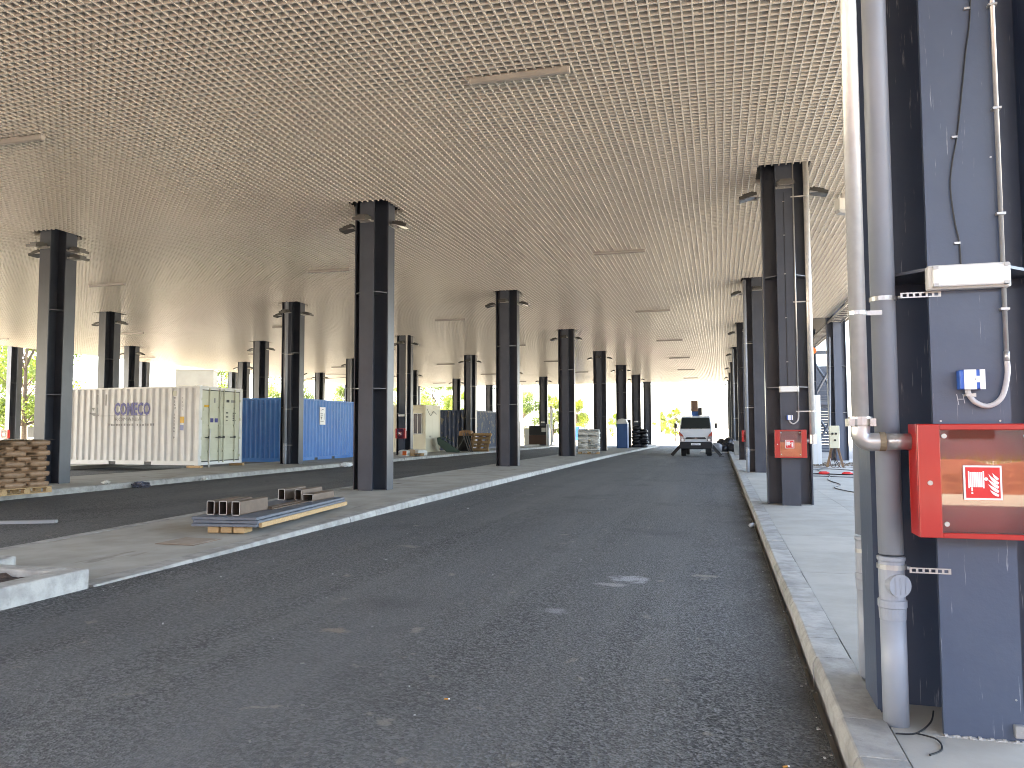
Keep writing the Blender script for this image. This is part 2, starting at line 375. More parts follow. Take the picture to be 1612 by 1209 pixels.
for i in range(n + 1):
    x = SX1 - i * PITCH
    cx = holes_x(x); cuts = [(y - HOLE, y + HOLE) for y in colY] if cx is not None else []
    segs = seg_list(SY0, SYR if x > SXR else SY1, cuts)
    if -16 < x < 5.3 and nslat < 150:
        mb = MB(); slat_geo(mb, 'y', x, segs, 0); mb.build('slat', SOFFIT, ceil); nslat += 1
    else: slat_geo(rest, 'y', x, segs, 0)
nslat = 0
n = int((SY1 - SY0) / PITCH)
for j in range(n + 1):
    y = SY0 + j * PITCH
    cut = []
    for yy in colY:
        if abs(y - yy) < HOLE: cut = [(cx - .52, cx + .52) for cx in sorted(COLX)]
    segs = seg_list(SX0, SX1 if y < SYR else SXR, cut)
    if 8.6 < y and nslat < 150:
        mb = MB(); slat_geo(mb, 'x', y, segs, .0015); mb.build('slat', SOFFIT, ceil); nslat += 1
    else: slat_geo(rest, 'x', y, segs, .0015)
tag(rest.build('slat_field', SOFFIT, ceil), kind='stuff')
# trim frames round the column openings
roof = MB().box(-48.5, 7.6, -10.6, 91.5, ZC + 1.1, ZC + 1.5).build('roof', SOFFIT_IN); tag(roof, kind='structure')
fa = MB().box(-43.46, 2.3, 90.05, 90.1, ZC - .01, ZC + 1.09).build('fascia', SOFFIT, roof)
MB().box(-43.5, -43.46, -10, 90.05, ZC - .01, ZC + 1.09).build('fascia', SOFFIT, roof)
MB().box(-43.46, 5.3, -10.12, -10.06, ZC - .01, ZC + 1.09).build('fascia', SOFFIT, roof)
MB().box(2.3, 5.26, 39.62, 39.66, ZC - .005, ZC + 1.09).build('fascia', DKMETAL, roof)

# ceiling luminaires
lmb = MB().prism([(-.05, 0), (.05, 0), (.044, -.07), (.03, -.085), (-.03, -.085), (-.044, -.07)], 'x', -.75, .75).mesh('lamp_body', mat('lamp_housing', (.30, .28, .25), .4))
lcap = MB().prism([(-.053, .0), (.053, 0), (.047, -.073), (.032, -.088), (-.032, -.088), (-.047, -.073)], 'x', 0, .03).mesh('end_cap', mat('lamp_cap', (.36, .34, .31), .4))
ORD = ['first', 'second', 'third', 'fourth', 'fifth', 'sixth', 'seventh', 'eighth', 'ninth']
ROWN = ['over the empty road', 'over the road beyond the middle island', 'over the lane behind the white container', 'over the lane two rows behind the containers', 'over the outermost far lane']
for ri, xc in enumerate((-2.83, -12.57, -21.6, -31.2, -40.6)):
    for k in range(8):
        y = 10.85 + 11.95 * k
        if ri >= 1 and k == 0 and ri > 1: continue
        if ri >= 3 and k < 2: continue
        if y > 88: continue
        t = thing('ceiling_lamp', f'slim grey batten lamp {ROWN[ri]}, {ORD[k]} from the front', 'lamp', (xc, y, ZC - .002), 0, 'batten lamps under the slatted ceiling')
        inst(lmb, 'lamp_body', t); inst(lcap, 'end_cap', t, (-.779, 0, 0)); inst(lcap, 'end_cap', t, (.749, 0, 0))

# ------------------------------------------------------------------ columns
D, B, TF, TW = .876, .357, .03, .022
COLN = ['on the pavement', 'on the middle island', 'on the containers island', 'in the row behind the containers', 'in the second row behind the containers', 'in the outermost row by the trees']
H0 = ZC + 1.08
fl_m = {}
def col_meshes(H, paint, key):
    if key in fl_m: return fl_m[key]
    fl = MB().box(-B / 2, B / 2, -D / 2, -D / 2 + TF, 0, H).mesh('flange', paint)
    wb = MB().box(-TW / 2, TW / 2, -D / 2 + TF + .001, D / 2 - TF - .001, 0, H).box(-D / 2 + TF + .001, -TW / 2 - .0005, -TW / 2, TW / 2, .0005, H).box(TW / 2 + .0005, D / 2 - TF - .001, -TW / 2, TW / 2, .0005, H).mesh('web', paint)
    # stiffener: a quarter plate between the webs, notched at the flange corner
    q = [(.013, .013), (D / 2 - TF - .002, .013), (D / 2 - TF - .002, B / 2 - .004), (B / 2 - .004, D / 2 - TF - .002), (.013, D / 2 - TF - .002)]
    st = MB().prism(q, 'z', -.008, .008).mesh('stiffener', mat('stiffener_paint', (.09, .10, .12), .4))
    bp = MB().box(-D / 2 - .03, D / 2 + .03, -D / 2 - .03, D / 2 + .03, 0, .012).mesh('base_plate', CONC)
    fl_m[key] = (fl, wb, st, bp); return fl_m[key]
def make_column(x, y, z, label, paint=PAINT, H=None, key='std', simple=False, tophole=True):
    fl, wb, st, bp = col_meshes(H or H0, paint, key)
    t = thing('steel_column', label, 'column', (x, y, z), 0, 'cross shaped steel columns')
    for a in range(4): inst(fl, 'flange', t, None, (0, 0, a * math.pi / 2))
    inst(wb, 'web', t)
    if not simple:
        for zz in (2.55 - .15, 4.84 - .15):
            for a in range(4): inst(st, 'stiffener', t, (0, 0, zz), (0, 0, a * math.pi / 2))
    return t
# floodlight meshes (local: arm root at origin, projects along +x, tilted)
def flood_meshes():
    M = Matrix.Translation((.26, 0, .0)) @ Matrix.Rotation(R(14), 4, 'Y') @ Matrix.Scale(1.22, 4)
    h = MB(); h.cbox((0, 0, .01), (.30, .26, .055), FLOODM, M); h.cbox((-.02, 0, .05), (.18, .2, .03), FLOODM, M)
    for k in range(5): h.cbox((-.08 + k * .04, 0, .07), (.008, .18, .012), FLOODM, M)
    l = MB().cbox((.01, 0, -.021), (.25, .21, .008), None, M)
    b = MB().box(0, .09, -.015, .015, -.012, .012).box(0, .012, -.17, .17, -.025, .025).box(.07, .24, -.145, -.135, -.02, .02).box(.07, .24, .135, .145, -.02, .02).box(.06, .08, -.145, .145, -.02, .02)
    return h.mesh('housing'), l.mesh('lens', LENS), b.mesh('bracket', GALV)
FH, FLN, FB = flood_meshes()
jbm = MB().cbox((0, 0, 0), (.1, .06, .1)).mesh('wiring_box', WHITEPL)
SIDES = [('lane', math.pi, (-D / 2, 0)), ('inner', 0., (D / 2, 0)), ('front', -math.pi / 2, (0, -D / 2))]
SN = {0: ['road side', 'open side', 'front face'], 1: ['containers side', 'road side', 'front face']}
def make_flood(x, y, z, rz, label):
    t = thing('floodlight', label, 'floodlight', (x, y, z), rz, 'floodlights near the column tops')
    inst(FH, 'housing', t); inst(FLN, 'lens', t); inst(FB, 'bracket', t); return t
cols = {}
for ri, xc in enumerate(COLX):
    for k in range(0, 8):
        y = L1 + SP * (k - 1); x = xc
        if ri == 0 and k == 0: continue
        if (ri == 1 or ri == 2) and k < 1: continue
        if ri == 3 and k < 2: continue
        if ri >= 4 and k < 3: continue
        zb = (.11 if ri == 0 else (isl_m(y) if ri == 1 else .24 + drop(y))) - .01
        num = k + 1 if ri == 0 else k if ri < 3 else k - 1 if ri == 3 else k - 2
        t = make_column(x, y, zb if ri else .10 + drop(y), f'dark grey steel column {COLN[ri]}, {ORD[num - 1]} from the front')
        cols[(ri, k)] = t
        if ri == 5: continue
        zf = 6.56
        for si, (nm, rz, off) in enumerate(SIDES):
            if k >= 6 and si == 2: continue
            if ri >= 3 and si == 2: continue
            side = (['road side', 'open side', 'front face'] if ri == 0 else ['far side', 'road side', 'front face'])[si]
            make_flood(x + off[0], y + off[1], zf + (.04 if si == 2 else 0), rz, f'floodlight on the {side} of the {ORD[num - 1]} column {COLN[ri]}')
        # extra lower pair on the white container column
cL1 = cols[(2, 1)]
make_flood(-17.5 + D / 2, L1 + .02, 6.36, 0., 'lower of two floodlights stacked on the column beside the brown bag pallets')
# near column (scuffed)
NX, NY, NZ = 1.243, 4.806, .10
near = make_column(NX, NY, NZ, 'dark blue-grey scuffed steel column carrying the large red hose cabinet', PAINT_NEAR, None, 'near')
# trace of mortar at the base
mo = MB()
for i in range(26):
    x = NX - B / 2 + i * B / 26
    mo.box(x, x + B / 26 + .0005, NY - D / 2 - random.uniform(.010, .026), NY - D / 2 - .001, .0, NZ + random.uniform(.018, .028))
mo.build('mortar', mat('mortar', (.40, .39, .37), .95, bump=.3), None); 
bpy.data.objects['mortar'].parent = near; bpy.data.objects['mortar'].matrix_parent_inverse = Matrix.Translation((-NX, -NY, -NZ))

# ------------------------------------------------------------------ fittings on hose columns
def hose_cabinet(x, y, z, label, glass=True, sc_=1., rz=0):
    # origin: back plane centre bottom; projects to -y
    t = thing('hose_cabinet', label, 'hose cabinet', (x, y, z), rz, 'red fire hose cabinets')
    W, Hh, Dp = .60, .56, .165
    b = MB(); e = .012
    b.box(-W / 2, W / 2, -.004, 0, 0, Hh); b.box(-W / 2, -W / 2 + e, -Dp, -.004, 0, Hh); b.box(W / 2 - e, W / 2, -Dp, -.004, 0, Hh); b.box(-W / 2 + e, W / 2 - e, -Dp, -.004, 0, e); b.box(-W / 2 + e, W / 2 - e, -Dp, -.004, Hh - e, Hh)
    b.build('case', REDPNT, t, bevel=.004)
    MB().box(-W / 2 + e + .002, W / 2 - e - .002, -.012, -.006, e + .002, Hh - e - .002).build('back_panel', mat('bright_red_panel', (.72, .07, .055), .5), t)
    d = MB(); y0, y1 = -Dp - .026, -Dp - .002; gx0, gx1, gz0, gz1 = -W / 2 + .10, W / 2 - .10, .028, Hh - .03
    d.box(-W / 2, gx0, y0, y1, .002, Hh - .002); d.box(gx1, W / 2, y0, y1, .002, Hh - .002); d.box(gx0, gx1, y0, y1, .002, gz0); d.box(gx0, gx1, y0, y1, gz1, Hh - .002)
    dr = d.build('door', REDPNT, t, bevel=.003)
    MB().box(gx0 + .001, gx1 - .001, y0 + .008, y0 + .012, gz0 + .001, gz1 - .001).build('pane', PANE, dr)
    lk = MB().tube([(-W / 2 + .05, y0 - .006, .27), (-W / 2 + .05, y0, .27)], .012, 14).build('lock', GALV, dr)
    for zz in (.07, .50):
        for xx in (gx0 + .02, gx1 - .025): MB().tube([(xx, y0 + .002, zz), (xx, y0 + .008, zz)], .012, 12).build('pane_screw', GALV, dr)
    # pictogram
    s = .165; sx, sz, sy = -.02, Hh * .49, y0 + .002
    sg = MB(); sg.box(sx - s / 2, sx + s / 2, sy - .003, sy + .004, sz - s / 2, sz + s / 2, WHITESIGN)
    sg.box(sx - s * .45, sx + s * .45, sy - .0045, sy - .0035, sz - s * .45, sz + s * .45, REDSIGN)
    f = sy - .0065; g = sy - .005
    def P(u, v): return (sx + u * s, sz + v * s)
    def poly(pts, m=WHITESIGN):
        n = len(pts); vs = [(P(*p)[0], f, P(*p)[1]) for p in pts]; sg.add(vs, [tuple(range(n))], m)
    # reel: drum with ribs
    sg.box(P(-.385, 0)[0], P(-.35, 0)[0], f, g, P(0, -.16)[1], P(0, .34)[1], WHITESIGN); sg.box(P(.0, 0)[0], P(.035, 0)[0], f, g, P(0, -.16)[1], P(0, .34)[1], WHITESIGN)
    for k in range(7):
        u = -.34 + k * .048; sg.box(P(u, 0)[0], P(u + .038, 0)[0], f, g, P(0, -.13)[1], P(0, .31)[1], WHITESIGN)
    sg.box(P(-.31, 0)[0], P(-.27, 0)[0], f, g, P(0, -.25)[1], P(0, -.14)[1], WHITESIGN); sg.box(P(-.315, 0)[0], P(-.265, 0)[0], f, g, P(0, -.33)[1], P(0, -.285)[1], WHITESIGN)
    sg.tube([(P(.085, 0)[0], f, P(0, .11)[1]), (P(.085, 0)[0], g, P(0, .11)[1])], .05 * s, 12, WHITESIGN)
    for (p0, p1, p2, w0) in (((.40, .10), (.31, .15), (.25, .29), .07), ((.40, -.02), (.25, .06), (.15, .26), .085), ((.40, -.14), (.26, -.05), (.13, .10), .085), ((.40, -.26), (.26, -.18), (.13, -.04), .085), ((.40, -.37), (.27, -.33), (.17, -.20), .075)):   # flames
        pts = []
        for q in range(8):
            a = q / 7; b0, b1, b2 = (1 - a) ** 2, 2 * a * (1 - a), a * a
            cx_, cz_ = b0 * p0[0] + b1 * p1[0] + b2 * p2[0], b0 * p0[1] + b1 * p1[1] + b2 * p2[1]
            tx, tz = 2 * (1 - a) * (p1[0] - p0[0]) + 2 * a * (p2[0] - p1[0]), 2 * (1 - a) * (p1[1] - p0[1]) + 2 * a * (p2[1] - p1[1]); ln = math.hypot(tx, tz)
            hw = w0 * .5 * (1 - a ** 2) * (.75 + .5 * math.sin(a * 3)); pts.append((cx_, cz_, -tz / ln * hw, tx / ln * hw))
        for a, b in zip(pts[:-1], pts[1:]): poly([(a[0] - a[2], a[1] - a[3]), (b[0] - b[2], b[1] - b[3]), (b[0] + b[2], b[1] + b[3]), (a[0] + a[2], a[1] + a[3])])
    sg.build('pictogram', None, t)
    return t
def bulkhead(x, y, z, label):
    t = thing('bulkhead_lamp', label, 'lamp', (x, y, z), 0, 'white bulkhead lamps on hose columns')
    MB().prism([(-.19, 0), (.19, 0), (.19, -.05), (.18, -.06), (-.18, -.06), (-.19, -.05)], 'z', 0, .125).build('base', WHITEPL, t, bevel=.006)
    MB().prism([(-.175, -.061), (.175, -.061), (.17, -.088), (-.17, -.088)], 'z', .01, .115).build('diffuser', mat('lamp_diffuser', (.74, .74, .72), .25), t, bevel=.006)
    for xx in (-.16, .16):
        for zz in (.018, .107): MB().box(xx - .012, xx + .012, -.094, -.06, zz - .008, zz + .008).build('clip', mat('lamp_clip', (.45, .45, .43), .4), t)
    return t
def bez(pts, n=10):
    out = []
    P_ = [Vector(p) for p in pts]
    for i in range(len(P_) - 1):
        p0 = P_[max(i - 1, 0)]; p1 = P_[i]; p2 = P_[i + 1]; p3 = P_[min(i + 2, len(P_) - 1)]
        for k in range(n):
            t = k / n
            out.append(.5 * ((2 * p1) + (-p0 + p2) * t + (2 * p0 - 5 * p1 + 4 * p2 - p3) * t * t + (-p0 + 3 * p1 - 3 * p2 + p3) * t ** 3))
    out.append(P_[-1]); return out
FY = NY - D / 2          # front flange face of the near column
hc = hose_cabinet(1.245, FY - .001, 1.125, 'large red hose cabinet with glass door on the scuffed column')
bulkhead(1.24, FY - .001, 2.375, 'white bulkhead lamp on the scuffed column above the blue box')
# junction box, blue with white tape
jb = thing('junction_box', 'small blue junction box with white tape on the scuffed column', 'junction box', (1.235, FY - .001, 1.86), 0, 'junction boxes above hose cabinets')
MB().box(-.056, .056, -.06, 0, 0, .098).build('box', BLUEBOX, jb, bevel=.004)
tp = MB(); tp.box(-.037, .018, -.0635, -.0605, -.001, .099); tp.box(.018, .034, -.0635, -.0605, .034, .066); tp.box(.034, .058, -.0635, -.0605, -.001, .099); tp.build('tape', WHITESIGN, jb)
MB().tube([(.012, -.065, .05), (.012, -.0636, .05)], .003, 8).build('screw', INK, jb)
cd = thing('conduit', 'thin galvanised conduit ending in a grey bend on the scuffed column', 'conduit', (0, 0, 0))
MB().tube([(1.405, FY - .02, 7.3), (1.405, FY - .02, 2.02)], .011, 12).build('pipe', GALV, cd, smooth=True)
MB().tube([(1.405, FY - .02, 2.05), (1.405, FY - .02, 2.00)], .0135, 12).build('coupling', GALV, cd, smooth=True)
MB().tube(bez([(1.405, FY - .02, 2.01), (1.404, FY - .022, 1.93), (1.375, FY - .024, 1.82), (1.315, FY - .025, 1.775), (1.255, FY - .026, 1.795), (1.224, FY - .03, 1.84), (1.222, FY - .032, 1.868)], 8), .0128, 12).build('flexible_bend', mat('conduit_grey', (.48, .46, .45), .5), cd, smooth=True)
MB().box(1.21, 1.25, FY - .045, FY - .0, 1.826, 1.838).box(1.25, 1.262, FY - .02, FY - .0, 1.822, 1.842).build('clamp', GALV, cd)
for zz in (2.26, 2.75, 3.3, 3.85): MB().box(1.385, 1.425, FY - .034, FY, zz, zz + .012).build('clip', GALV, cd)
# wavy black cable with clips
cb = thing('cable', 'thin black cable clipped down the face of the scuffed column', 'cable', (0, 0, 0))
MB().tube(bez([(1.33, FY - .007, 7.2), (1.32, FY - .007, 4.6), (1.31, FY - .008, 3.9), (1.275, FY - .007, 3.6), (1.245, FY - .007, 3.35), (1.222, FY - .01, 3.18), (1.196, FY - .012, 3.05), (1.182, FY - .012, 2.92), (1.195, FY - .01, 2.75), (1.215, FY - .008, 2.62), (1.218, FY - .008, 2.50)], 8), .0045, 8).build('sheath', BLACK, cb, smooth=True)
for (xx, zz) in ((1.22, 3.18), (1.213, 2.62), (1.30, 3.86)): MB().box(xx - .022, xx + .006, FY - .014, FY, zz - .005, zz + .006).build('clip', GALV, cb)
# chalk letter H
hm = MB()
for (a, b_) in (((1.178, 1.838), (1.186, 1.782)), ((1.206, 1.838), (1.214, 1.79)), ((1.182, 1.812), (1.21, 1.812))):
    d = (Vector(b_) - Vector(a)).normalized(); nn = Vector((-d.y, d.x)) * .0016
    hm.add([(a[0] - nn.x, FY - .0012, a[1] - nn.y), (a[0] + nn.x, FY - .0012, a[1] + nn.y), (b_[0] + nn.x, FY - .0012, b_[1] + nn.y), (b_[0] - nn.x, FY - .0012, b_[1] - nn.y)], [(0, 1, 2, 3)])
h_ = hm.build('chalk_mark', mat('chalk', (.5, .52, .55), .9)); h_.parent = near; h_.matrix_parent_inverse = Matrix.Translation((-NX, -NY, -NZ))
sb = MB()
for (xx, zz) in ((1.10, 1.70), (1.37, 1.70), (1.376, 3.06), (1.39, .32)): sb.tube([(xx, FY - .004, zz), (xx, FY, zz)], .005, 8)
q = sb.build('screw_head', GALV); q.parent = near; q.matrix_parent_inverse = Matrix.Translation((-NX, -NY, -NZ))
ft = MB().box(1.372, 1.432, FY - .035, FY - .001, .145, .205).tube([(1.405, FY - .036, .175), (1.405, FY - .03, .175)], .012, 10).build('earth_lug', GALV, None, bevel=.003); ft.parent = near; ft.matrix_parent_inverse = Matrix.Translation((-NX, -NY, -NZ))

# grey PVC downpipe at the near column
def downpipe(x, y, z, top, r, label, detail=True, cap_rot=0):
    t = thing('downpipe', label, 'downpipe', (x, y, z), 0, 'grey rainwater downpipes')
    MB().tube([(0, 0, 0), (0, 0, .62)], r * 1.02, 24).build('lower_pipe', PVC, t, smooth=True)
    MB().tube([(0, 0, .90), (0, 0, top)], r, 24).build('upper_pipe', PVC, t, smooth=True)
    MB().tube([(0, 0, .56), (0, 0, .62), (0, 0, .625), (0, 0, .66), (0, 0, .665), (0, 0, .86), (0, 0, .87), (0, 0, .885), (0, 0, .89)], [r * 1.05, r * 1.10, r * 1.16, r * 1.16, r * 1.04, r * 1.04, r * 1.13, r * 1.13, r * 1.02], 24).build('inspection_fitting', PVC, t)
    a = R(-70) + cap_rot; dx, dy = math.cos(a), math.sin(a)
    cp = MB(); cp.tube([(dx * r * .5, dy * r * .5, .745), (dx * r * 1.28, dy * r * 1.28, .745)], r * .96, 24)
    for k in (-1, 0, 1): cp.cbox((dx * r * 1.29 - dy * k * .028, dy * r * 1.29 + dx * k * .028, .745), (.006, .006, r * 1.4))
    cp.build('access_cap', PVC, t)
    for zz in ((.835, 2.26) if detail else (.8, 2.3, 4.6)):
        MB().tube([(0, 0, zz - .012), (0, 0, zz + .012)], r * (1.17 if zz < 1 and detail else 1.09), 24).build('clamp', GALV, t)
        if detail:
            lx = .245; b_ = MB()
            # perforated strap to the front flange: two edges with webs between slots
            y0 = -r * .4; sx0 = r * 1.05
            for k in range(6):
                xa = sx0 + k * (lx - sx0) / 6; xb = sx0 + (k + 1) * (lx - sx0) / 6
                for zz2 in (zz - .014, zz + .008): b_.box(xa, xb, FY - y - .0055, FY - y - .002, zz2, zz2 + .006)
                b_.box(xa, xa + (xb - xa) * .35, FY - y - .0055, FY - y - .002, zz - .008, zz + .008)
            b_.box(lx, lx + .012, FY - y - .0055, FY - y - .002, zz - .014, zz + .014)
            b_.build('strap', GALV, t)
            MB().tube([(r * 1.05, -r * .75, zz), (r * 1.35, -r * .75, zz)], .009, 8).build('clamp_bolt', GALV, t)
        else:
            MB().box(r, .34, -.006, .006, zz - .01, zz + .01).build('strap', GALV, t)
    return t
downpipe(.865, 4.47, .10, 7.3, .062, 'thick grey plastic downpipe standing beside the large red hose cabinet')
pt = bpy.data.objects  # paint patches at the pipe foot
# galvanised riser feeding the cabinet
RISERM = mat('bright_galvanised', (.70, .69, .66), .36, metal=.55, col2=(.62, .61, .59), scale=9, detail=3)
def riser(x, y, zb, top, r, label, arm_to=None):
    t = thing('riser_pipe', label, 'pipe', (x, y, 0), 0, 'galvanised hose risers')
    MB().tube([(0, 0, zb + .09), (0, 0, top)], r, 20).build('pipe', RISERM, t, smooth=True)
    if arm_to:
        MB().tube(bez([(0, 0, zb + .09), (0, -.002, zb + .03), (.03, -.004, zb), (.09, -.004, zb)], 8), r * 1.13, 20).build('elbow', GALV, t, smooth=True)
        MB().tube([(.085, -.004, zb), (.115, -.004, zb)], r * 1.18, 20).build('collar', mat('pipe_thread', (.25, .2, .13), .7, metal=.4), t)
        MB().tube([(.11, -.004, zb), (arm_to - x, -.004, zb)], r, 20).build('arm', GALV, t, smooth=True)
    cpl = MB()
    cpl.tube([(0, 0, zb + .085), (0, 0, zb + .13)], r * 1.4, 16)
    for s in (-1, 1): cpl.box(s * r * 1.2 - .014, s * r * 1.2 + .014, -r * 1.6, r * 1.6, zb + .08, zb + .12)
    for s in (-1, 1): cpl.tube([(s * r * 1.25, -r * 1.7, zb + .10), (s * r * 1.25, r * 1.7, zb + .10)], .008, 8)
    cpl.build('coupling', GALV, t)
    return t
riser(.712, 4.33, 1.595, 7.3, .042, 'shiny galvanised riser pipe bending into the large red hose cabinet', .946)
for zz in (2.27,):
    o = thing('pipe_clamp', 'thin steel clamp ring on the shiny galvanised riser', 'clamp', (.712, 4.33, zz)); MB().tube([(0, 0, -.011), (0, 0, .011)], .048, 20).build('ring', GALV, o); MB().box(.048, .12, -.005, .005, -.012, .012).build('tab', GALV, o)
# grey pipe behind the near column
downpipe(.87, 5.24, .10, 7.3, .058, 'grey downpipe half hidden behind the scuffed column', False)
# second pavement column fittings
x1, y1 = 1.37, L1; F1 = y1 - D / 2
hose_cabinet(x1 - .01, F1 - .001, 1.075, 'red hose cabinet on the second pavement column')
bulkhead(x1 - .005, F1 - .001, 2.39, 'white bulkhead lamp above the hose cabinet on the second pavement column')
j2 = thing('junction_box', 'small blue junction box above the hose cabinet on the second pavement column', 'junction box', (x1 - .005, F1 - .001, 1.83), 0, 'junction boxes above hose cabinets')
MB().box(-.056, .056, -.06, 0, 0, .098).build('box', BLUEBOX, j2); MB().box(-.037, .018, -.0635, -.0605, -.001, .099).box(.034, .058, -.0635, -.0605, -.001, .099).build('tape', WHITESIGN, j2)
c2 = thing('conduit', 'pale conduit with a hooked end on the second pavement column', 'conduit', (0, 0, 0))
MB().tube([(x1 + .165, F1 - .02, 7.3), (x1 + .165, F1 - .02, 2.0)], .014, 10).build('pipe', GALV, c2, smooth=True)
MB().tube(bez([(x1 + .165, F1 - .02, 2.0), (x1 + .15, F1 - .022, 1.83), (x1 + .07, F1 - .024, 1.755), (x1 - .0, F1 - .026, 1.79), (x1 - .015, F1 - .03, 1.84)], 8), .015, 10).build('flexible_bend', mat('conduit_grey', (.48, .46, .45), .5), c2, smooth=True)
k2 = thing('cable', 'thin black cable clipped down the second pavement column', 'cable', (0, 0, 0))
MB().tube([(x1 - .02, F1 - .007, 6.5), (x1 - .025, F1 - .007, 2.5)], .005, 6).build('sheath', BLACK, k2)
for zz in (3.0, 3.9, 4.8, 5.6, 6.3): MB().box(x1 - .045, x1 - .005, F1 - .014, F1, zz, zz + .015).build('clip', GALV, k2)
r2 = thing('riser_pipe', 'galvanised riser pipe down the second pavement column', 'pipe', (1.775, 16.16, 0), 0, 'galvanised hose risers')
MB().tube([(0, 0, 1.52), (0, 0, 7.3)], .055, 16).build('pipe', RISERM, r2, smooth=True)
MB().tube([(0, 0, 1.36), (0, 0, 1.54)], .07, 14).tube([(-.14, .02, 1.42), (0, .02, 1.42)], .045, 12).tube([(0, -.09, 1.38), (0, .09, 1.38)], .012, 8).tube([(0, -.09, 1.5), (0, .09, 1.5)], .012, 8).build('coupling', GALV, r2)
for zz in (2.0, 4.2, 6.35): MB().tube([(0, 0, zz - .012), (0, 0, zz + .012)], .06, 14).box(-.30, -.05, -.03, -.02, zz - .012, zz + .012).build('strap', GALV, r2)
# far row hose cabinets
def red_small(ri, k, lab, side=False):
    o = cols[(ri, k)]; x, y = o.location.x, o.location.y
    return hose_cabinet(x, y - D / 2 - .001, o.location.z + .97, lab)
red_small(2, 3, 'red hose cabinet on the column beside the cream cabin')
red_small(2, 6, 'red hose cabinet on the far column beside the dark blue skip')
red_small(5, 3, 'red hose cabinet on the outermost column behind the brown bag pallets')
hose_cabinet(1.37, L1 + 24 - D / 2 - .001, 1.0, 'red hose cabinet on the fourth pavement column')
for (ri, k, dx, lab) in ((0, 2, -.30, 'grey downpipe on the third pavement column'), (2, 2, .02, 'grey downpipe down the column in front of the blue container'), (0, 4, -.30, 'grey downpipe on the fifth pavement column'), (2, 4, .24, 'grey downpipe on the column behind the wooden pallets'), (3, 4, .2, 'grey downpipe on a column seen past the blue container'), (2, 7, .25, 'grey downpipe on the last column of the containers island')):
    o = cols[(ri, k)]; downpipe(o.location.x + dx - .12 * (dx < 0), o.location.y - D / 2 - .10 + (.2 if dx < 0 else 0), o.location.z + .01, 6.9, .06, lab, False)
o = cols[(2, 3)]; rr = thing('riser_pipe', 'pale riser pipe running down to the hose cabinet by the cream cabin', 'pipe', (o.location.x + .30, o.location.y - D / 2 - .06, 0), 0, 'galvanised hose risers')
MB().tube([(0, 0, 1.4 + o.location.z), (0, 0, 7.2)], .045, 10).tube([(-.1, 0, 1.40 + o.location.z), (.0, 0, 1.40 + o.location.z)], .045, 10).build('pipe', mat('pale_pipe', (.55, .53, .5), .5), rr)
o = cols[(2, 3)]; bulkhead(o.location.x, o.location.y - D / 2 - .001, 2.4, 'white bulkhead lamp on the column beside the cream cabin')
o = cols[(2, 6)]; bulkhead(o.location.x, o.location.y - D / 2 - .001, 2.3, 'white bulkhead lamp on the far column beside the dark blue skip')
o = cols[(1, 6)]; bulkhead(o.location.x, o.location.y - D / 2 - .001, 2.3, 'white bulkhead lamp above the black bag heap')


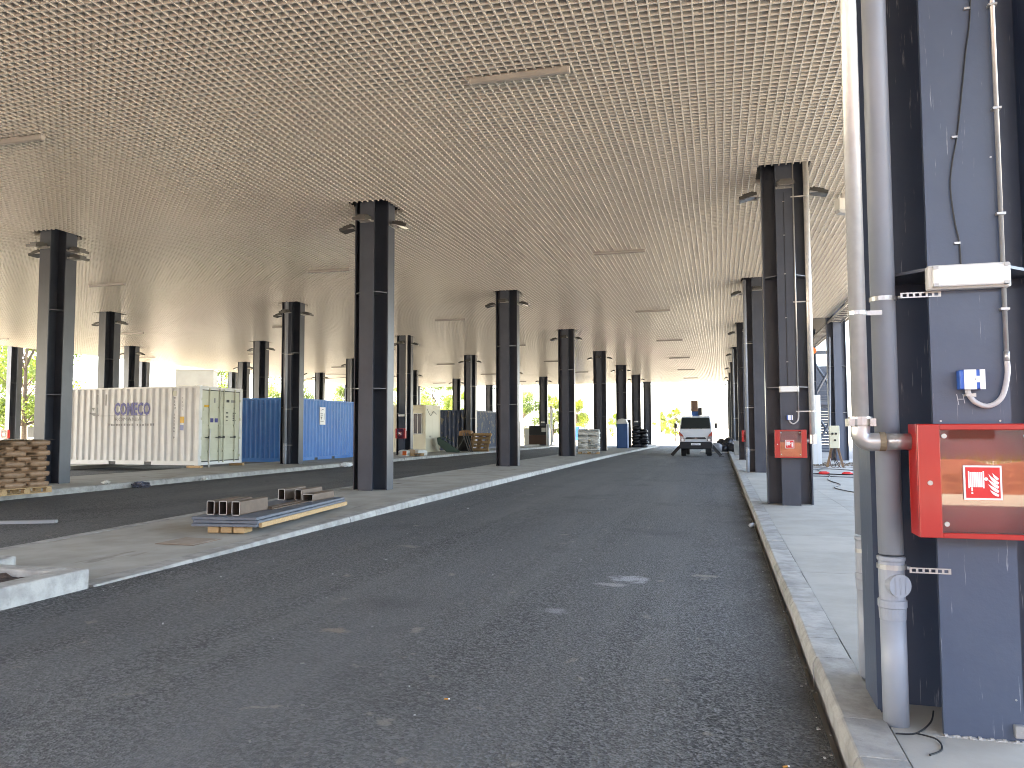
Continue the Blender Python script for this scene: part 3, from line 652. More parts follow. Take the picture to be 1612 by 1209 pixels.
# ------------------------------------------------------------------ shipping containers
def corrugated(x0, x1, z0, z1, y, depth, pitch):
    # corrugated sheet along x facing -y; returns MB
    pts = []; x = x0
    prof = [(0, 0), (.28, 0), (.5, 1), (.78, 1), (1, 0)]
    n = max(1, int((x1 - x0) / pitch)); p = (x1 - x0) / n
    for i in range(n):
        for a, d in prof[:-1]: pts.append((x0 + (i + a) * p, y + d * depth))
    pts.append((x1, y)); m = MB()
    vs = [(a, b, z0) for a, b in pts] + [(a, b, z1) for a, b in pts]; k = len(pts)
    return m.add(vs, [(i, i + 1, k + i + 1, k + i) for i in range(k - 1)])
def container(name, label, cat, loc, rz, L_, W_, H_, body, doorm, doors=True, group=None):
    # local: corner at origin, long side along -x .. 0 at y=0 facing -y; end at x=0 facing +x; depth +y
    t = thing(name, label, cat, loc, rz, group)
    c = .15
    def lpost(y0, s): return [(-c, y0), (0, y0), (0, y0 + s * .17), (-.05, y0 + s * .17), (-.05, y0 + s * .06), (-c, y0 + s * .06)]
    MB().prism(lpost(0, 1), 'z', 0, H_).build('corner_post', body, t, bevel=.008); MB().prism(lpost(W_, -1), 'z', 0, H_).build('corner_post', body, t, bevel=.008)
    MB().box(-L_, -L_ + c, 0, .06, 0, H_).build('corner_post', body, t, bevel=.008); MB().box(-L_, -L_ + c, W_ - .06, W_, 0, H_).build('corner_post', body, t, bevel=.008)
    MB().box(-L_ + c, -c, .0, .06, H_ - .07, H_ - .004).box(-L_ + c, -c, W_ - .06, W_, H_ - .07, H_ - .004).box(-.06, -.002, .171, W_ - .171, H_ - .13, H_ - .004).box(-L_, -L_ + .06, .06, W_ - .06, H_ - .1, H_ - .004).build('top_rail', body, t)
    rl = MB(); px0, px1, px2, px3 = -L_ * .66, -L_ * .66 + .34, -L_ * .34 - .34, -L_ * .34
    for a, b in ((-L_ + c, px0), (px1, px2), (px3, -c)): rl.box(a, b, .004, .05, .0, .16)
    rl.box(px0, px1, .004, .05, .125, .16); rl.box(px2, px3, .004, .05, .125, .16); rl.box(-L_ + c, -c, W_ - .05, W_ - .004, 0, .16)
    rl.box(-.06, -.004, .171, W_ - .171, 0, .14); rl.box(-L_ + .004, -L_ + .06, .06, W_ - .06, 0, .16); rl.build('bottom_rail', body, t)
    MB().box(px0, px1, .03, .7, .01, .124).box(px2, px3, .03, .7, .01, .124).build('fork_pocket', BLACK, t)
    for (a, b) in ((-.17, 0), (-L_, -L_ + .17)):
        for (y0, y1) in ((-.005, .16), (W_ - .16, W_ + .005)):
            for z0 in (-.01, H_ - .11): MB().box(a - .004, b + .004, y0, y1, z0, z0 + .12).build('corner_casting', body, t, bevel=.008)
    corrugated(-L_ + c, -c, .16, H_ - .07, .012, .055, .29).build('side_wall', body, t)
    corrugated(-L_ + c, -c, .16, H_ - .07, W_ - .05, .036, .27).build('side_wall', body, t)
    MB().box(-L_ + .03, -.03, .03, W_ - .03, H_ - .03, H_ - .02).build('roof', body, t)
    MB().box(-L_ + .03, -.07, .06, W_ - .06, .1, .13).build('floor', WOODDK, t)
    if doors:
        for side, (y0, y1) in enumerate(((.175, W_ / 2 - .008), (W_ / 2 + .008, W_ - .175))):
            d = MB(); x0, x1 = -.07, -.035
            zs = [.15, .62, .70, 1.05, 1.13, 1.55, 1.63, 2.05, 2.13, H_ - .14]
            d.box(x0, x1, y0, y1, .15, H_ - .135)
            for z_ in (.62, 1.05, 1.55, 2.05):
                if z_ + .2 < H_: d.prism([(y0 + .1, z_), (y1 - .1, z_), (y1 - .1, z_ + .13), (y0 + .1, z_ + .13)], 'x', x1 - .001, x1 + .012)
            dd = d.build('door', doorm, t, bevel=.006)
            for yb in (y0 + (y1 - y0) * .36, y1 - .12) if side == 0 else (y0 + .12, y1 - .32):
                bar = MB().tube([(.005, yb, .06), (.005, yb, H_ - .06)], .018, 10).build('lock_bar', doorm, dd, smooth=True)
                k_ = MB()
                for zz in (.1, .5, 1.5, 2.2, H_ - .1): k_.box(-.036, .022, yb - .035, yb + .035, zz - .03, zz + .03)
                k_.build('bar_keeper', doorm, dd)
                MB().box(.01, .025, yb - .28 if side else yb - .22, yb + .02, 1.02, 1.06).box(.005, .03, yb - .05, yb + .05, 1.0, 1.09).build('handle', DKMETAL, dd)
            hg = MB()
            ye = .15 if side == 0 else W_ - .15
            for zz in (.3, 1.0, 1.75, 2.5): hg.box(-.03, .012, ye - .03, ye + .03, zz - .05, zz + .05)
            hg.build('hinge', doorm, dd)
        MB().box(-.07, -.05, W_ / 2 - .007, W_ / 2 + .007, .15, H_ - .14).build('door_seal', BLACK, t)
        MB().box(-.034, .02, W_ / 2 - .08, W_ / 2 + .08, 1.36, 1.52).build('lock_box', doorm, t, bevel=.006)
        MB().box(-.034, .0, .175, W_ - .175, .115, .148).build('gasket', BLACK, t); MB().box(-.034, .0, .175, W_ - .175, H_ - .16, H_ - .132).build('gasket', BLACK, t)
    else:
        o = corrugated(.16, W_ - .16, .14, H_ - .1, 0, .036, .24).build('end_wall', body, t); o.rotation_euler = (0, 0, math.pi / 2); o.location = (-.012, 0, 0)
    o = corrugated(.06, W_ - .06, .14, H_ - .1, 0, .036, .24).build('end_wall', body, t); o.rotation_euler = (0, 0, -math.pi / 2); o.location = (-L_ + .012, W_, 0)
    return t
CW = (-18.93, 24.6, .34)
wc = container('shipping_container', 'white shipping container with blue lettering and pale green doors', 'container', CW, R(-1.5), 6.35, 2.6, 3.0, WHITEPNT, DOORPNT, True, 'containers and cabins under the canopy')
def flat_text(txt, size, m, parent, loc, rot=(R(90), 0, 0), align='LEFT', sx=1., name='lettering', bold=0.):
    me_ = text_mesh(txt, size, m, .001, align, sx, bold); return inst(me_, name, parent, loc, rot)
flat_text('COMECO', .66, BLUESIGN, wc, (-3.98, .004, 1.93), sx=.60, bold=.035)
flat_text('ROMANIA', .21, GREYINK, wc, (-3.95, .004, 1.68), sx=1.35)
lg = MB()
lg.box(-4.65, -2.35, .002, .005, 1.885, 1.90)
for k in range(18):
    if k != 10: lg.box(-4.25 + k * .125, -4.25 + k * .125 + random.uniform(.05, .10), .002, .005, 1.50, 1.50 + random.uniform(.06, .09))
lg.build('small_print', GREYINK, wc)
lg = MB()   # faded ship emblem
for (a, z0, z1) in ((-4.82, 2.35, 2.72), (-4.42, 2.30, 2.74), (-4.84, 2.02, 2.22)): lg.box(a, a + .05, .002, .005, z0, z1)
lg.add([(-5.25, .004, 2.03), (-4.98, .004, 1.9), (-4.7, .004, 1.9), (-4.85, .004, 2.0)], [(0, 1, 2, 3)]); lg.add([(-5.1, .004, 2.22), (-5.0, .004, 2.1), (-4.92, .004, 2.22)], [(0, 1, 2)])
lg.build('emblem', GREYINK, wc)
for i, ch in enumerate('MSKU 191506 9'):
    if ch != ' ': flat_text(ch, .12, INK, wc, (-1.16, .004, 2.5 - i * .125), name='serial_mark')
for i, ch in enumerate('22G1'): flat_text(ch, .11, GREYINK, wc, (-.80, .004, 2.5 - i * .14), name='serial_mark')
MB().box(-.86, -.68, .001, .004, 1.6, 1.84).build('yellow_sticker', YELLOW, wc); MB().box(-.86, -.70, .001, .004, 1.32, 1.52).build('white_sticker', mat('sticker_blue', (.2, .24, .4), .5), wc)
MB().box(-1.22, -1.06, .001, .005, 2.62, 2.82).build('vent', DOORPNT, wc)
dm = MB()
dm.box(-.021, -.019, .30, .62, 2.20, 2.29, YELLOW); dm.box(-.021, -.019, .92, 1.10, 1.62, 1.78, BLUESIGN); dm.box(-.021, -.019, .66, .84, 1.62, 1.78, BLUESIGN); dm.box(-.021, -.019, .86, .94, 2.38, 2.56, GREYINK)
for k in range(6): dm.box(-.033, -.031, 2.02, 2.02 + random.uniform(.12, .2), 1.98 - k * .075, 2.02 - k * .075, INK)
for k in range(3): dm.box(-.033, -.031, 1.6, 1.6 + random.uniform(.06, .16), 1.98 - k * .16, 2.03 - k * .16, INK)
dm.box(-.033, -.031, 1.62, 1.80, 2.42, 2.52, INK); dm.box(-.033, -.031, 1.90, 2.2, 2.42, 2.52, GREYINK)
dm.build('door_marks', None, wc)
for (dx, dy, lab) in ((-.2, .06, 'under the lettered side'), (-.02, 2.3, 'under the door end')):
    p = Matrix.Rotation(R(-1.5), 4, 'Z') @ Vector((dx, dy, 0)) + Vector(CW)
    zb = .10 + drop(p.y) if p.x < -19.4 else .244 + drop(p.y)
    o = MB().box(-.3, .3, -.08, .08, 0, .325 - zb).build('timber_block', WOOD, None, loc=(p.x, p.y, zb)); tag(o, f'timber bearer of the white container {lab}', 'timber', 'timber bearers')
pr = thing('pole', 'thin pale pole leaning on the white container doors', 'pole', (CW[0] + .28, CW[1] + .25, .25)); MB().tube([(0, 0, 0), (-.23, .35, 1.45)], .022, 8).build('shaft', WHITEPNT, pr)
# blue container: end faces the camera, long side faces the road
bc = container('shipping_container', 'blue shipping container with a paper notice on its side', 'container', (-18.72, 30.62 + 6.3, .21), R(90), 6.3, 2.6, 2.92, BLUEPNT, BLUEPNT, False, 'containers and cabins under the canopy')
nb = MB().box(-2.05, -1.5, -.004, -.001, 1.35, 2.2, WHITESIGN); nb.box(-1.98, -1.74, -.0055, -.0045, 1.86, 1.89, INK); nb.box(-1.98, -1.74, -.0055, -.0045, 1.79, 1.81, GREYINK); nb.box(-1.98, -1.8, -.0055, -.0045, 1.70, 1.735, INK); nb.box(-1.9, -1.86, -.0055, -.0045, 1.60, 1.70, INK)
nb.box(-1.98, -1.68, -.0055, -.0045, 1.50, 1.53, GREYINK); nb.box(-1.64, -1.61, -.0055, -.0045, 1.58, 1.9, INK)
nb.add([(-1.98, -.005, 2.02), (-1.75, -.005, 2.12), (-1.62, -.005, 2.04), (-1.75, -.005, 2.09)], [(0, 1, 2, 3)], INK)
nb.build('paper_notice', None, bc).location = (-1.7, -.02, .35)

# cream site cabin
def cabin(name, label, loc, rz, L_, W_, H_, body, win=True):
    t = thing(name, label, 'cabin', loc, rz, 'containers and cabins under the canopy')
    for a in (-L_, -.14):
        for b in (0, W_ - .14): MB().box(a, a + .14, b, b + .14, 0, H_).build('corner_post', body, t, bevel=.01)
    MB().box(-L_ + .14, -.14, .0, .1, H_ - .24, H_ - .004).box(-L_ + .14, -.14, W_ - .1, W_, H_ - .24, H_ - .004).box(-.12, -.004, .14, W_ - .14, H_ - .24, H_ - .004).box(-L_ + .004, -L_ + .12, .14, W_ - .14, H_ - .24, H_ - .004).build('roof_frame', body, t, bevel=.01)
    MB().box(-L_ + .14, -.14, .0, .1, 0, .16).box(-L_ + .14, -.14, W_ - .1, W_, 0, .16).box(-.12, -.004, .14, W_ - .14, 0, .16).box(-L_ + .004, -L_ + .12, .14, W_ - .14, 0, .16).build('floor_frame', body, t, bevel=.01)
    pw = mat('cabin_panel', (.60, .55, .42), .5)
    n = max(2, int(L_ - .28))
    for i in range(n):
        a = -L_ + .14 + i * (L_ - .28) / n; b = a + (L_ - .28) / n - .012
        MB().box(a, b, .04, .075, .16, H_ - .24).build('wall_panel', pw, t)
    for (x0, x1) in ((-L_ + .04, -L_ + .075), (-.075, -.04)):
        for i in range(2):
            a = .14 + i * (W_ - .28) / 2; b = a + (W_ - .28) / 2 - .012
            MB().box(x0, x1, a, b, .16, H_ - .24).build('wall_panel', pw, t)
    MB().box(-L_ + .02, -.02, .02, W_ - .02, H_ - .03, H_ + .02).build('roof', body, t)
    return t
CC = (-17.95, 45.1, .20)
cc = cabin('site_cabin', 'cream site cabin with a white window beside the green cart', (CC[0], CC[1] + 2.6, CC[2]), R(90), 2.6, 5.6, 3.0, CREAM)
# window on the end that faces the camera (local x=-L end)
wn = MB(); wn.box(-2.6, -2.565, .24, .29, 1.15, 2.5); wn.box(-2.6, -2.565, .82, .87, 1.15, 2.5); wn.box(-2.6, -2.565, .29, .82, 1.15, 1.2); wn.box(-2.6, -2.565, .29, .82, 2.45, 2.5); wn.box(-2.6, -2.565, .54, .57, 1.2, 2.45)
wf = wn.build('window', WHITEPL, cc)
MB().box(-2.58, -2.574, .29, .82, 1.2, 2.45).build('pane', GLASS, wf)
flat_text('ROBI', .16, INK, cc, (-1.9, .034, .95)); MB().tube(bez([(-2.4, -.02, 2.75), (-1.9, -.06, 2.35), (-1.4, -.05, 2.62), (-.8, -.04, 2.45)], 6), .015, 6).build('hanging_cable', BLACK, cc)
nv = container('shipping_container', 'worn navy container with peeling paint behind the cream cabin', 'container', (-17.4, 53.0, .14), 0, 2.6, 6.1, 2.95, NAVY, NAVY, False, 'containers and cabins under the canopy')
c3 = cabin('site_cabin', 'pale cabin standing behind the leaning wooden pallets', (-18.9, 62.2 + 6, .06), R(90), 6, 2.6, 3.0, CREAM)
MB().box(-5.2, -4.3, -.01, .03, .1, 2.3).build('door', mat('cabin_door', (.7, .66, .54), .5), c3)
nv2 = container('shipping_container', 'dark navy container far behind the middle island', 'container', (-24.6, 92.0, -.4), 0, 4.6, 2.4, 3.0, mat('navy_steel', (.012, .018, .04), .5), NAVY, False, 'containers and cabins under the canopy')

# ------------------------------------------------------------------ pallets and bags
pm = {}
def pallet_meshes(m, key):
    if key in pm: return pm[key]
    dk = MB().box(-.6, .6, -.05, .05, 0, .022).mesh('deck_board', m); st = MB().box(-.05, .05, -.4, .4, 0, .02).mesh('stringer', m); bk = MB().box(-.07, .07, -.05, .05, 0, .078).mesh('block', m)
    pm[key] = (dk, st, bk); return pm[key]
def pallet(label, loc, rot, m=WOOD, key='w'):
    t = thing('pallet', label, 'pallet', loc, 0, 'wooden pallets'); t.rotation_euler = rot
    dk, st, bk = pallet_meshes(m, key)
    for k in range(5): inst(dk, 'deck_board', t, (0, -.35 + k * .175, .122))
    for x in (-.53, 0, .53): inst(st, 'stringer', t, (x, 0, .1))
    for x in (-.53, 0, .53):
        for y in (-.35, 0, .35): inst(bk, 'block', t, (x, y, .022))
    for y in (-.35, 0, .35): inst(dk, 'bottom_board', t, (0, y, 0))
    return t
def bag_mesh(lx, ly, h, m, seed):
    rn = random.Random(seed); US = [-1, -.975, -.9, -.5, 0, .5, .9, .975, 1]; VS = [-1, -.965, -.86, 0, .86, .965, 1]; nx, ny = 9, 7; top = []; bot = []
    for j in range(ny):
        for i in range(nx):
            u, v = US[i], VS[j]
            e = (1 - abs(u) ** 8) * (1 - abs(v) ** 8); e = max(e, 0) ** .17
            x, y = u * lx / 2 * (1 - .04 * abs(v) ** 2), v * ly / 2 * (1 - .04 * abs(u) ** 2)
            top.append((x, y, h / 2 * e + rn.uniform(-.008, .008))); bot.append((x, y, -h / 2 * e + rn.uniform(-.005, .005)))
    mb = MB(); n = nx * ny; fs = []
    for j in range(ny - 1):
        for i in range(nx - 1):
            a = j * nx + i; fs.append((a, a + 1, a + nx + 1, a + nx)); fs.append((n + a, n + a + nx, n + a + nx + 1, n + a + 1))
    for i in range(nx - 1):
        fs.append((i, n + i, n + i + 1, i + 1)); a = (ny - 1) * nx + i; fs.append((a, a + 1, n + a + 1, n + a))
    for j in range(ny - 1):
        a = j * nx; fs.append((a, a + nx, n + a + nx, n + a)); a = j * nx + nx - 1; fs.append((a, n + a, n + a + nx, a + nx))
    return mb.add(top + bot, fs).mesh('bag', m, True)
def bag_stack(label, group, loc, rz, layers, lx, ly, h, m, nx, ny, seed, name='paper_bag'):
    rn = random.Random(seed); ms = [bag_mesh(lx * 1.04, ly * 1.04, h * 1.16, m, seed + q) for q in range(3)]; ms2 = [bag_mesh(ly * 1.04, lx * 1.04, h * 1.16, m, seed + q + 9) for q in range(3)]
    W_, D_ = nx * lx, ny * ly; cnt = 0
    Mz = Matrix.Rotation(rz, 4, 'Z')
    for k in range(layers):
        fl = k % 2
        cells = []
        if fl == 0:
            for i in range(nx):
                for j in range(ny): cells.append((-W_ / 2 + lx * (i + .5), -D_ / 2 + ly * (j + .5), ms))
        else:
            n2, m2 = max(1, round(W_ / ly)), max(1, round(D_ / lx))
            for i in range(n2):
                for j in range(m2): cells.append((-W_ / 2 + W_ / n2 * (i + .5), -D_ / 2 + D_ / m2 * (j + .5), ms2))
        for (x, y, mm) in cells:
            cnt += 1
            p = Mz @ Vector((x + rn.uniform(-.008, .008), y + rn.uniform(-.008, .008), 0))
            o = inst(rn.choice(mm), name, None, (loc[0] + p.x, loc[1] + p.y, loc[2] + h * (k + .5)), (rn.uniform(-.02, .02), rn.uniform(-.02, .02), rz + rn.uniform(-.03, .03)))
            pos = ('top' if k == layers - 1 else 'bottom' if k == 0 else ORD[k]) + ' layer' + ('' if k in (0, layers - 1) else ' up')
            q_ = ('back' if y > .06 else 'front' if y < -.06 else 'middle') + ' ' + ('outer' if x < -.06 else 'inner' if x > .06 else 'central') + ' one'
            tag(o, label.format(pos=pos + ', ' + q_), 'bag', group)
zi = .244
pallet('pallet under the brown bags beside the containers island column', (-15.44, 13.78, zi - .003), (0, 0, R(84)))
pallet('pallet under the brown bags cut by the frame edge', (-15.40, 12.45, zi - .003), (0, 0, R(84)))
bag_stack('brown sack of the stack touching the column, {pos}', 'brown sacks stacked beside the column', (-15.46, 13.75, zi + .145), R(84), 9, .58, .40, .117, BAGBR, 2, 2, 3)
bag_stack('brown sack of the stack cut by the frame edge, {pos}', 'brown sacks stacked at the frame edge', (-15.42, 12.42, zi + .145), R(84), 9, .58, .40, .117, BAGBR, 2, 2, 33)
fm = MB(); 
fv = [(-16.05 + 1.15 * i / 8, 11.83 + 2.5 * j / 14, zi + .145 + 9 * .117 + .012 + random.uniform(0, .02)) for j in range(15) for i in range(9)]
fm.add(fv, [(j * 9 + i, j * 9 + i + 1, (j + 1) * 9 + i + 1, (j + 1) * 9 + i) for j in range(14) for i in range(8)])
tag(fm.build('plastic_sheet', mat('clear_foil', (.55, .52, .47), .25)), 'crumpled clear plastic sheet lying on top of the brown sacks', 'plastic sheet')
pallet('pallet under the white sacks on the middle island', (-7.45, 44.6, isl_m(44.6)), (0, 0, R(4)))
bag_stack('white sack of the middle island pile, {pos}', 'white sacks piled on the middle island', (-7.45, 44.6, isl_m(44.6) + .145), R(4), 9, .62, .45, .145, BAGWH, 2, 2, 5, 'white_sack')
# black bag heap at the far end of the island
def sack_mesh(rx, ry, rz, m, seed):
    rn_ = random.Random(seed); bm = bmesh.new(); bmesh.ops.create_icosphere(bm, subdivisions=4, radius=1)
    ph = [Vector((rn_.gauss(0, 1), rn_.gauss(0, 1), rn_.gauss(0, 1))) * 2.6 for _ in range(7)]
    for v in bm.verts:
        k = 1 + sum(math.sin(v.co.dot(p) + i * 1.7) for i, p in enumerate(ph)) * .045 + rn_.uniform(-.012, .012)
        v.co = Vector((v.co.x * rx * k, v.co.y * ry * k, max(v.co.z, -.75) * rz * k))
    me_ = bpy.data.meshes.new('sack'); bm.to_mesh(me_); bm.free(); me_.materials.append(m); me_.polygons.foreach_set('use_smooth', [True] * len(me_.polygons)); return me_
blb = [sack_mesh(.40, .34, .23, BAGBK, 70 + q) for q in range(3)]
rn = random.Random(4)
for k in range(6):
    for i in range(2 if k < 5 else 1):
        o = inst(blb[(k + i) % 3], 'black_sack', None, (-6.95 + i * .6 + rn.uniform(-.08, .08) + .1 * (k == 5), 66.4 + rn.uniform(-.1, .1), isl_m(66) + .16 + k * .30), (rn.uniform(-.12, .12), rn.uniform(-.12, .12), rn.uniform(-.25, .25)))
        tag(o, f'black sack of the heap on the middle island, {"top one" if k == 5 else ORD[k] + " layer up, " + ("road side" if i else "column side")}', 'bag', 'black sacks heaped on the middle island')
# sacks at the end of the pavement
gsk = [sack_mesh(.5, .42, .36, BAGGR, 90), sack_mesh(.52, .42, .34, BAGBK, 91)]
for i, (x, y, z, s, q) in enumerate(((-.25, 58, .5, 1.15, 0), (.42, 58.2, .48, 1., 1), (.92, 57.9, .44, .9, 1), (.62, 58.5, .88, .95, 1), (1.0, 58.6, .82, .8, 0), (.15, 58.7, .85, .9, 1))):
    o = inst(gsk[q], 'rubbish_sack', None, (x, y, z + drop(58) - .1), (rn.uniform(-.2, .2), rn.uniform(-.2, .2), rn.uniform(0, 3))); o.scale = (s, s, s)
    tag(o, ('pale grey rubbish sack next to the truck cab', 'black sack lying low beside the pale grey sack', 'black sack lying low by the concrete block', 'dark sack on top in the middle of the rubbish heap', 'pale grey sack on top by the concrete block', 'dark sack on top next to the truck')[i], 'bag', 'rubbish sacks beside the truck')
tag(MB().box(-1.4, .95, 57.5, 61, drop(58) - .05, drop(58) + .10).build('sack_plinth', CONC), 'low pale concrete plinth under the rubbish sacks', 'plinth')
tag(MB().box(.86, 1.3, 49.3, 50.0, drop(50), .88 + drop(50)).box(.8, 1.36, 49.24, 50.06, .881 + drop(50), .98 + drop(50)).build('concrete_block', CONCBLK), 'tall grey concrete block at the foot of the pavement columns', 'block')
# open bags and box at the cream cabin column
for i, (x, y, w_, m_, lab) in enumerate(((-16.75, 38.9, .5, BAGWH, 'white sack with an orange print beside the hose column'), (-16.25, 40.0, .7, BAGWH, 'crumpled white sack beside the hose column'), (-16.7, 39.9, .6, mat('kraft_bag', (.42, .30, .19), .6), 'brown paper sack lying behind the white sacks'))):
    me_ = bag_mesh(w_, .5, .36, m_, 50 + i); o = inst(me_, 'cement_sack', None, (x, y, .40 + drop(40)), (.1, .06, i)); tag(o, lab, 'bag', 'sacks at the hose column')
tag(MB().box(-16.72, -16.5, 38.62, 38.66, .30 + drop(39), .52 + drop(39)).build('orange_label', ORANGE), 'orange printed card leaning on the white sack', 'card')
pallet('low pallet under the sacks beside the hose column', (-16.5, 39.6, .24 + drop(40)), (0, 0, .2))
# green cart in front of the cream cabin
gc = thing('hand_cart', 'dark green cart tipped over in front of the cream cabin', 'cart', (-16.9, 46.6, .24 + drop(46)), R(20))
MB().prism([(-.75, .55), (-.2, .05), (.5, 0), (.7, .06), (-.1, .62), (-.6, .95), (-.8, .9)], 'y', -.35, .35).build('tray', GREEN, gc, bevel=.03)
MB().tube([(-.8, -.3, .92), (-.4, -.35, 1.0), (.2, -.35, .72)], .03, 8).tube([(-.8, .3, .92), (-.4, .35, 1.0), (.2, .35, .72)], .03, 8).build('frame_tube', GREEN, gc)
for s in (-1, 1): MB().tube([(.55, .4 * s, .22), (.95, .42 * s, .95)], .02, 8).build('handle', DKMETAL, gc)
# leaning pallets and sheets near the column
for i in range(3):
    t = pallet(f'wooden pallet leaning in the row beside the navy container, {ORD[i]} from the road', (-15.55 - i * .16, 49.3 + i * .2, .83 + drop(49)), (R(66), 0, R(-10 - i * 3)), WOODDK if i else WOOD, 'd' if i else 'w'); t.scale = (1.1, 1.6, 1)
for i in range(3):
    o = MB().box(-.02, .02, -.6, .6, 0, 1.35).build('board', mat('grey_board', (.13, .13, .13), .6), None, loc=(-16.1 - i * .12, 48.9, .22 + drop(49)), rot=(0, R(-14 - i * 2), R(20))); tag(o, f'grey board leaning beside the wooden pallets, {ORD[i]} from the road', 'board', 'grey boards leaning by the pallets')
tag(MB().box(-.5, .5, -.45, .45, 0, 1.1).build('crate', BLACK, None, loc=(-17.0, 50.3, .2 + drop(50)), bevel=.02), 'black crate carrying a brown parcel beside the leaning boards', 'crate')
tag(inst(bag_mesh(.9, .6, .5, mat('parcel', (.36, .2, .1), .7), 61), 'parcel', None, (-17.0, 50.3, 1.42 + drop(50))), 'brown parcel lying on the black crate', 'parcel')
# distant equipment between the islands
gen = thing('generator', 'black and rusty generator beside a white post', 'generator', (-16.9, 71.5, .03), 0)
MB().box(-.9, .9, 0, 1.2, .15, 1.05).build('base', mat('rust', (.07, .035, .025), .7), gen, bevel=.03); MB().box(-.9, .9, .05, 1.15, 1.06, 1.95).build('hood', BLACK, gen, bevel=.03); MB().box(.35, .75, .03, .05, 1.35, 1.75).build('panel', WHITEPL, gen)
wp = thing('post', 'white post standing beside the black generator', 'post', (-15.7, 70.5, .03)); MB().tube([(0, 0, 0), (0, 0, 2.1)], .16, 14).build('shaft', WHITEPNT, wp, smooth=True)
gb = thing('cabinet', 'pale grey equipment cabinet beside the far hose column', 'cabinet', (-18.6, 75.5, .0)); MB().box(-.7, .7, 0, .8, 0, 1.75).build('body', mat('grey_cabinet', (.36, .36, .33), .5), gb, bevel=.03); MB().box(-.66, -.01, -.012, -.001, .1, 1.65).build('door', mat('grey_cabinet2', (.40, .40, .37), .5), gb); MB().box(.01, .66, -.012, -.001, .1, 1.65).build('door', MATS['grey_cabinet2'], gb)
wpp = thing('post', 'pale pipe standing beside the far hose column', 'post', (-16.6, 76.2, .0)); MB().tube([(0, 0, 0), (0, 0, 4.0)], .12, 10).build('shaft', WHITEPNT, wpp, smooth=True)
vn = thing('van', 'blue and white van parked in the sun beyond the canopy', 'van', (-18.2, 98, -.43), R(90))
MB().prism([(-2.2, .45), (2.2, .45), (2.2, 1.5), (1.7, 2.3), (-2.2, 2.4)], 'y', -.95, .95).build('body', BLUEBOX, vn, bevel=.08, seg=2); MB().box(-2.25, 2.25, -.97, .97, .35, .62).build('bumper', WHITEPNT, vn); MB().box(-2.0, 1.5, -.975, .975, 1.35, 1.5).build('stripe', WHITEPNT, vn)
for x in (-1.4, 1.4):
    for y in (-.85, .85): MB().tube([(x, y - .1, .34), (x, y + .1, .34)], .34, 18).build('wheel', RUBBER, vn)
tl = thing('portable_toilet', 'narrow blue portable cabin with a pale domed roof', 'toilet', (-8.0, 62.4, isl_m(62)), 0)
MB().box(-.15, .75, 0, .9, 0, 2.0).build('body', mat('toilet_blue', (.03, .09, .22), .5), tl, bevel=.03); MB().prism([(-.17, 2.0), (.77, 2.0), (.6, 2.35), (.3, 2.42), (0, 2.35)], 'y', -.02, .92).build('roof', WHITEPL, tl); MB().box(-.05, .62, -.03, -.001, .08, 1.9).build('door', mat('toilet_door', (.04, .11, .26), .5), tl)
lp = thing('panel', 'dark narrow panel leaning beside the black sack heap', 'panel', (-7.5, 66.0, isl_m(66))); MB().box(-.14, .14, -.3, .3, 0, 2.4).build('sheet', DKMETAL, lp); MB().box(-.2, -.141, -.3, .3, 0, 2.4).build('edge', WHITEPNT, lp)

# ------------------------------------------------------------------ stack of plates and tube offcuts
BZ = isl_m(11)
bd = thing('plate_stack', 'stack of blue-grey steel plates on timber on the middle island', 'steel plates', (-7.03, 11.15, BZ), R(6))
pp = Matrix.Rotation(R(-3), 4, 'Z')
for i, (z0, dx, ln) in enumerate(((.095, 0, 3.35), (.142, .012, 3.3), (.189, -.01, 3.32))):
    MB().box(-.5 + dx, .5 + dx, -ln / 2, ln / 2, z0, z0 + .042).build('plate', STEELPL, bd, bevel=.004)
MB().box(.502, .545, -1.60, 1.66, .085, .15).build('edge_timber', WOOD, bd)
for y in (-1.5, 0.1, 1.5):
    for k in range(3): MB().box(-.28 + k * .2, -.11 + k * .2, y - .12, y + .12, 0, .094).build('bearer', WOOD, bd, bevel=.008)
MB().box(.1, .22, -.6, 1.0, .232, .243).box(.0, .12, -.45, .9, .2445, .254).build('flat_bar', STEELDK, bd)
def tube_off(x, y, z, w_, h_, ln, rz, label):
    t = thing('square_tube', label, 'steel tube', (x, y, z), rz, 'steel tube offcuts on the plates')
    def rr(w, h, r, n=4):
        pts = []
        for cx, cy, a0 in ((w / 2 - r, h - r, 0), (-w / 2 + r, h - r, 90), (-w / 2 + r, r, 180), (w / 2 - r, r, 270)):
            for k in range(n + 1): a = R(a0 + 90 * k / n); pts.append((cx + r * math.cos(a), cy + r * math.sin(a)))
        return pts
    o_, i_ = rr(w_, h_, .022), [(px, pz + .011) for px, pz in rr(w_ - .022, h_ - .022, .012)]
    n = len(o_); mb = MB(); vs = [(p[0], 0, p[1]) for p in o_] + [(p[0], ln, p[1]) for p in o_] + [(p[0], 0, p[1]) for p in i_] + [(p[0], ln, p[1]) for p in i_]
    mb.add(vs, [(k, (k + 1) % n, n + (k + 1) % n, n + k) for k in range(n)], STEELDK); mb.add(vs, [(2 * n + k, 3 * n + k, 3 * n + (k + 1) % n, 2 * n + (k + 1) % n) for k in range(n)], TUBEIN)
    mb.add(vs, [(k, 2 * n + k, 2 * n + (k + 1) % n, (k + 1) % n) for k in range(n)] + [(n + k, n + (k + 1) % n, 3 * n + (k + 1) % n, 3 * n + k) for k in range(n)], TUBECUT)
    mb.build('tube_wall', None, t)
TZ = BZ + .2315
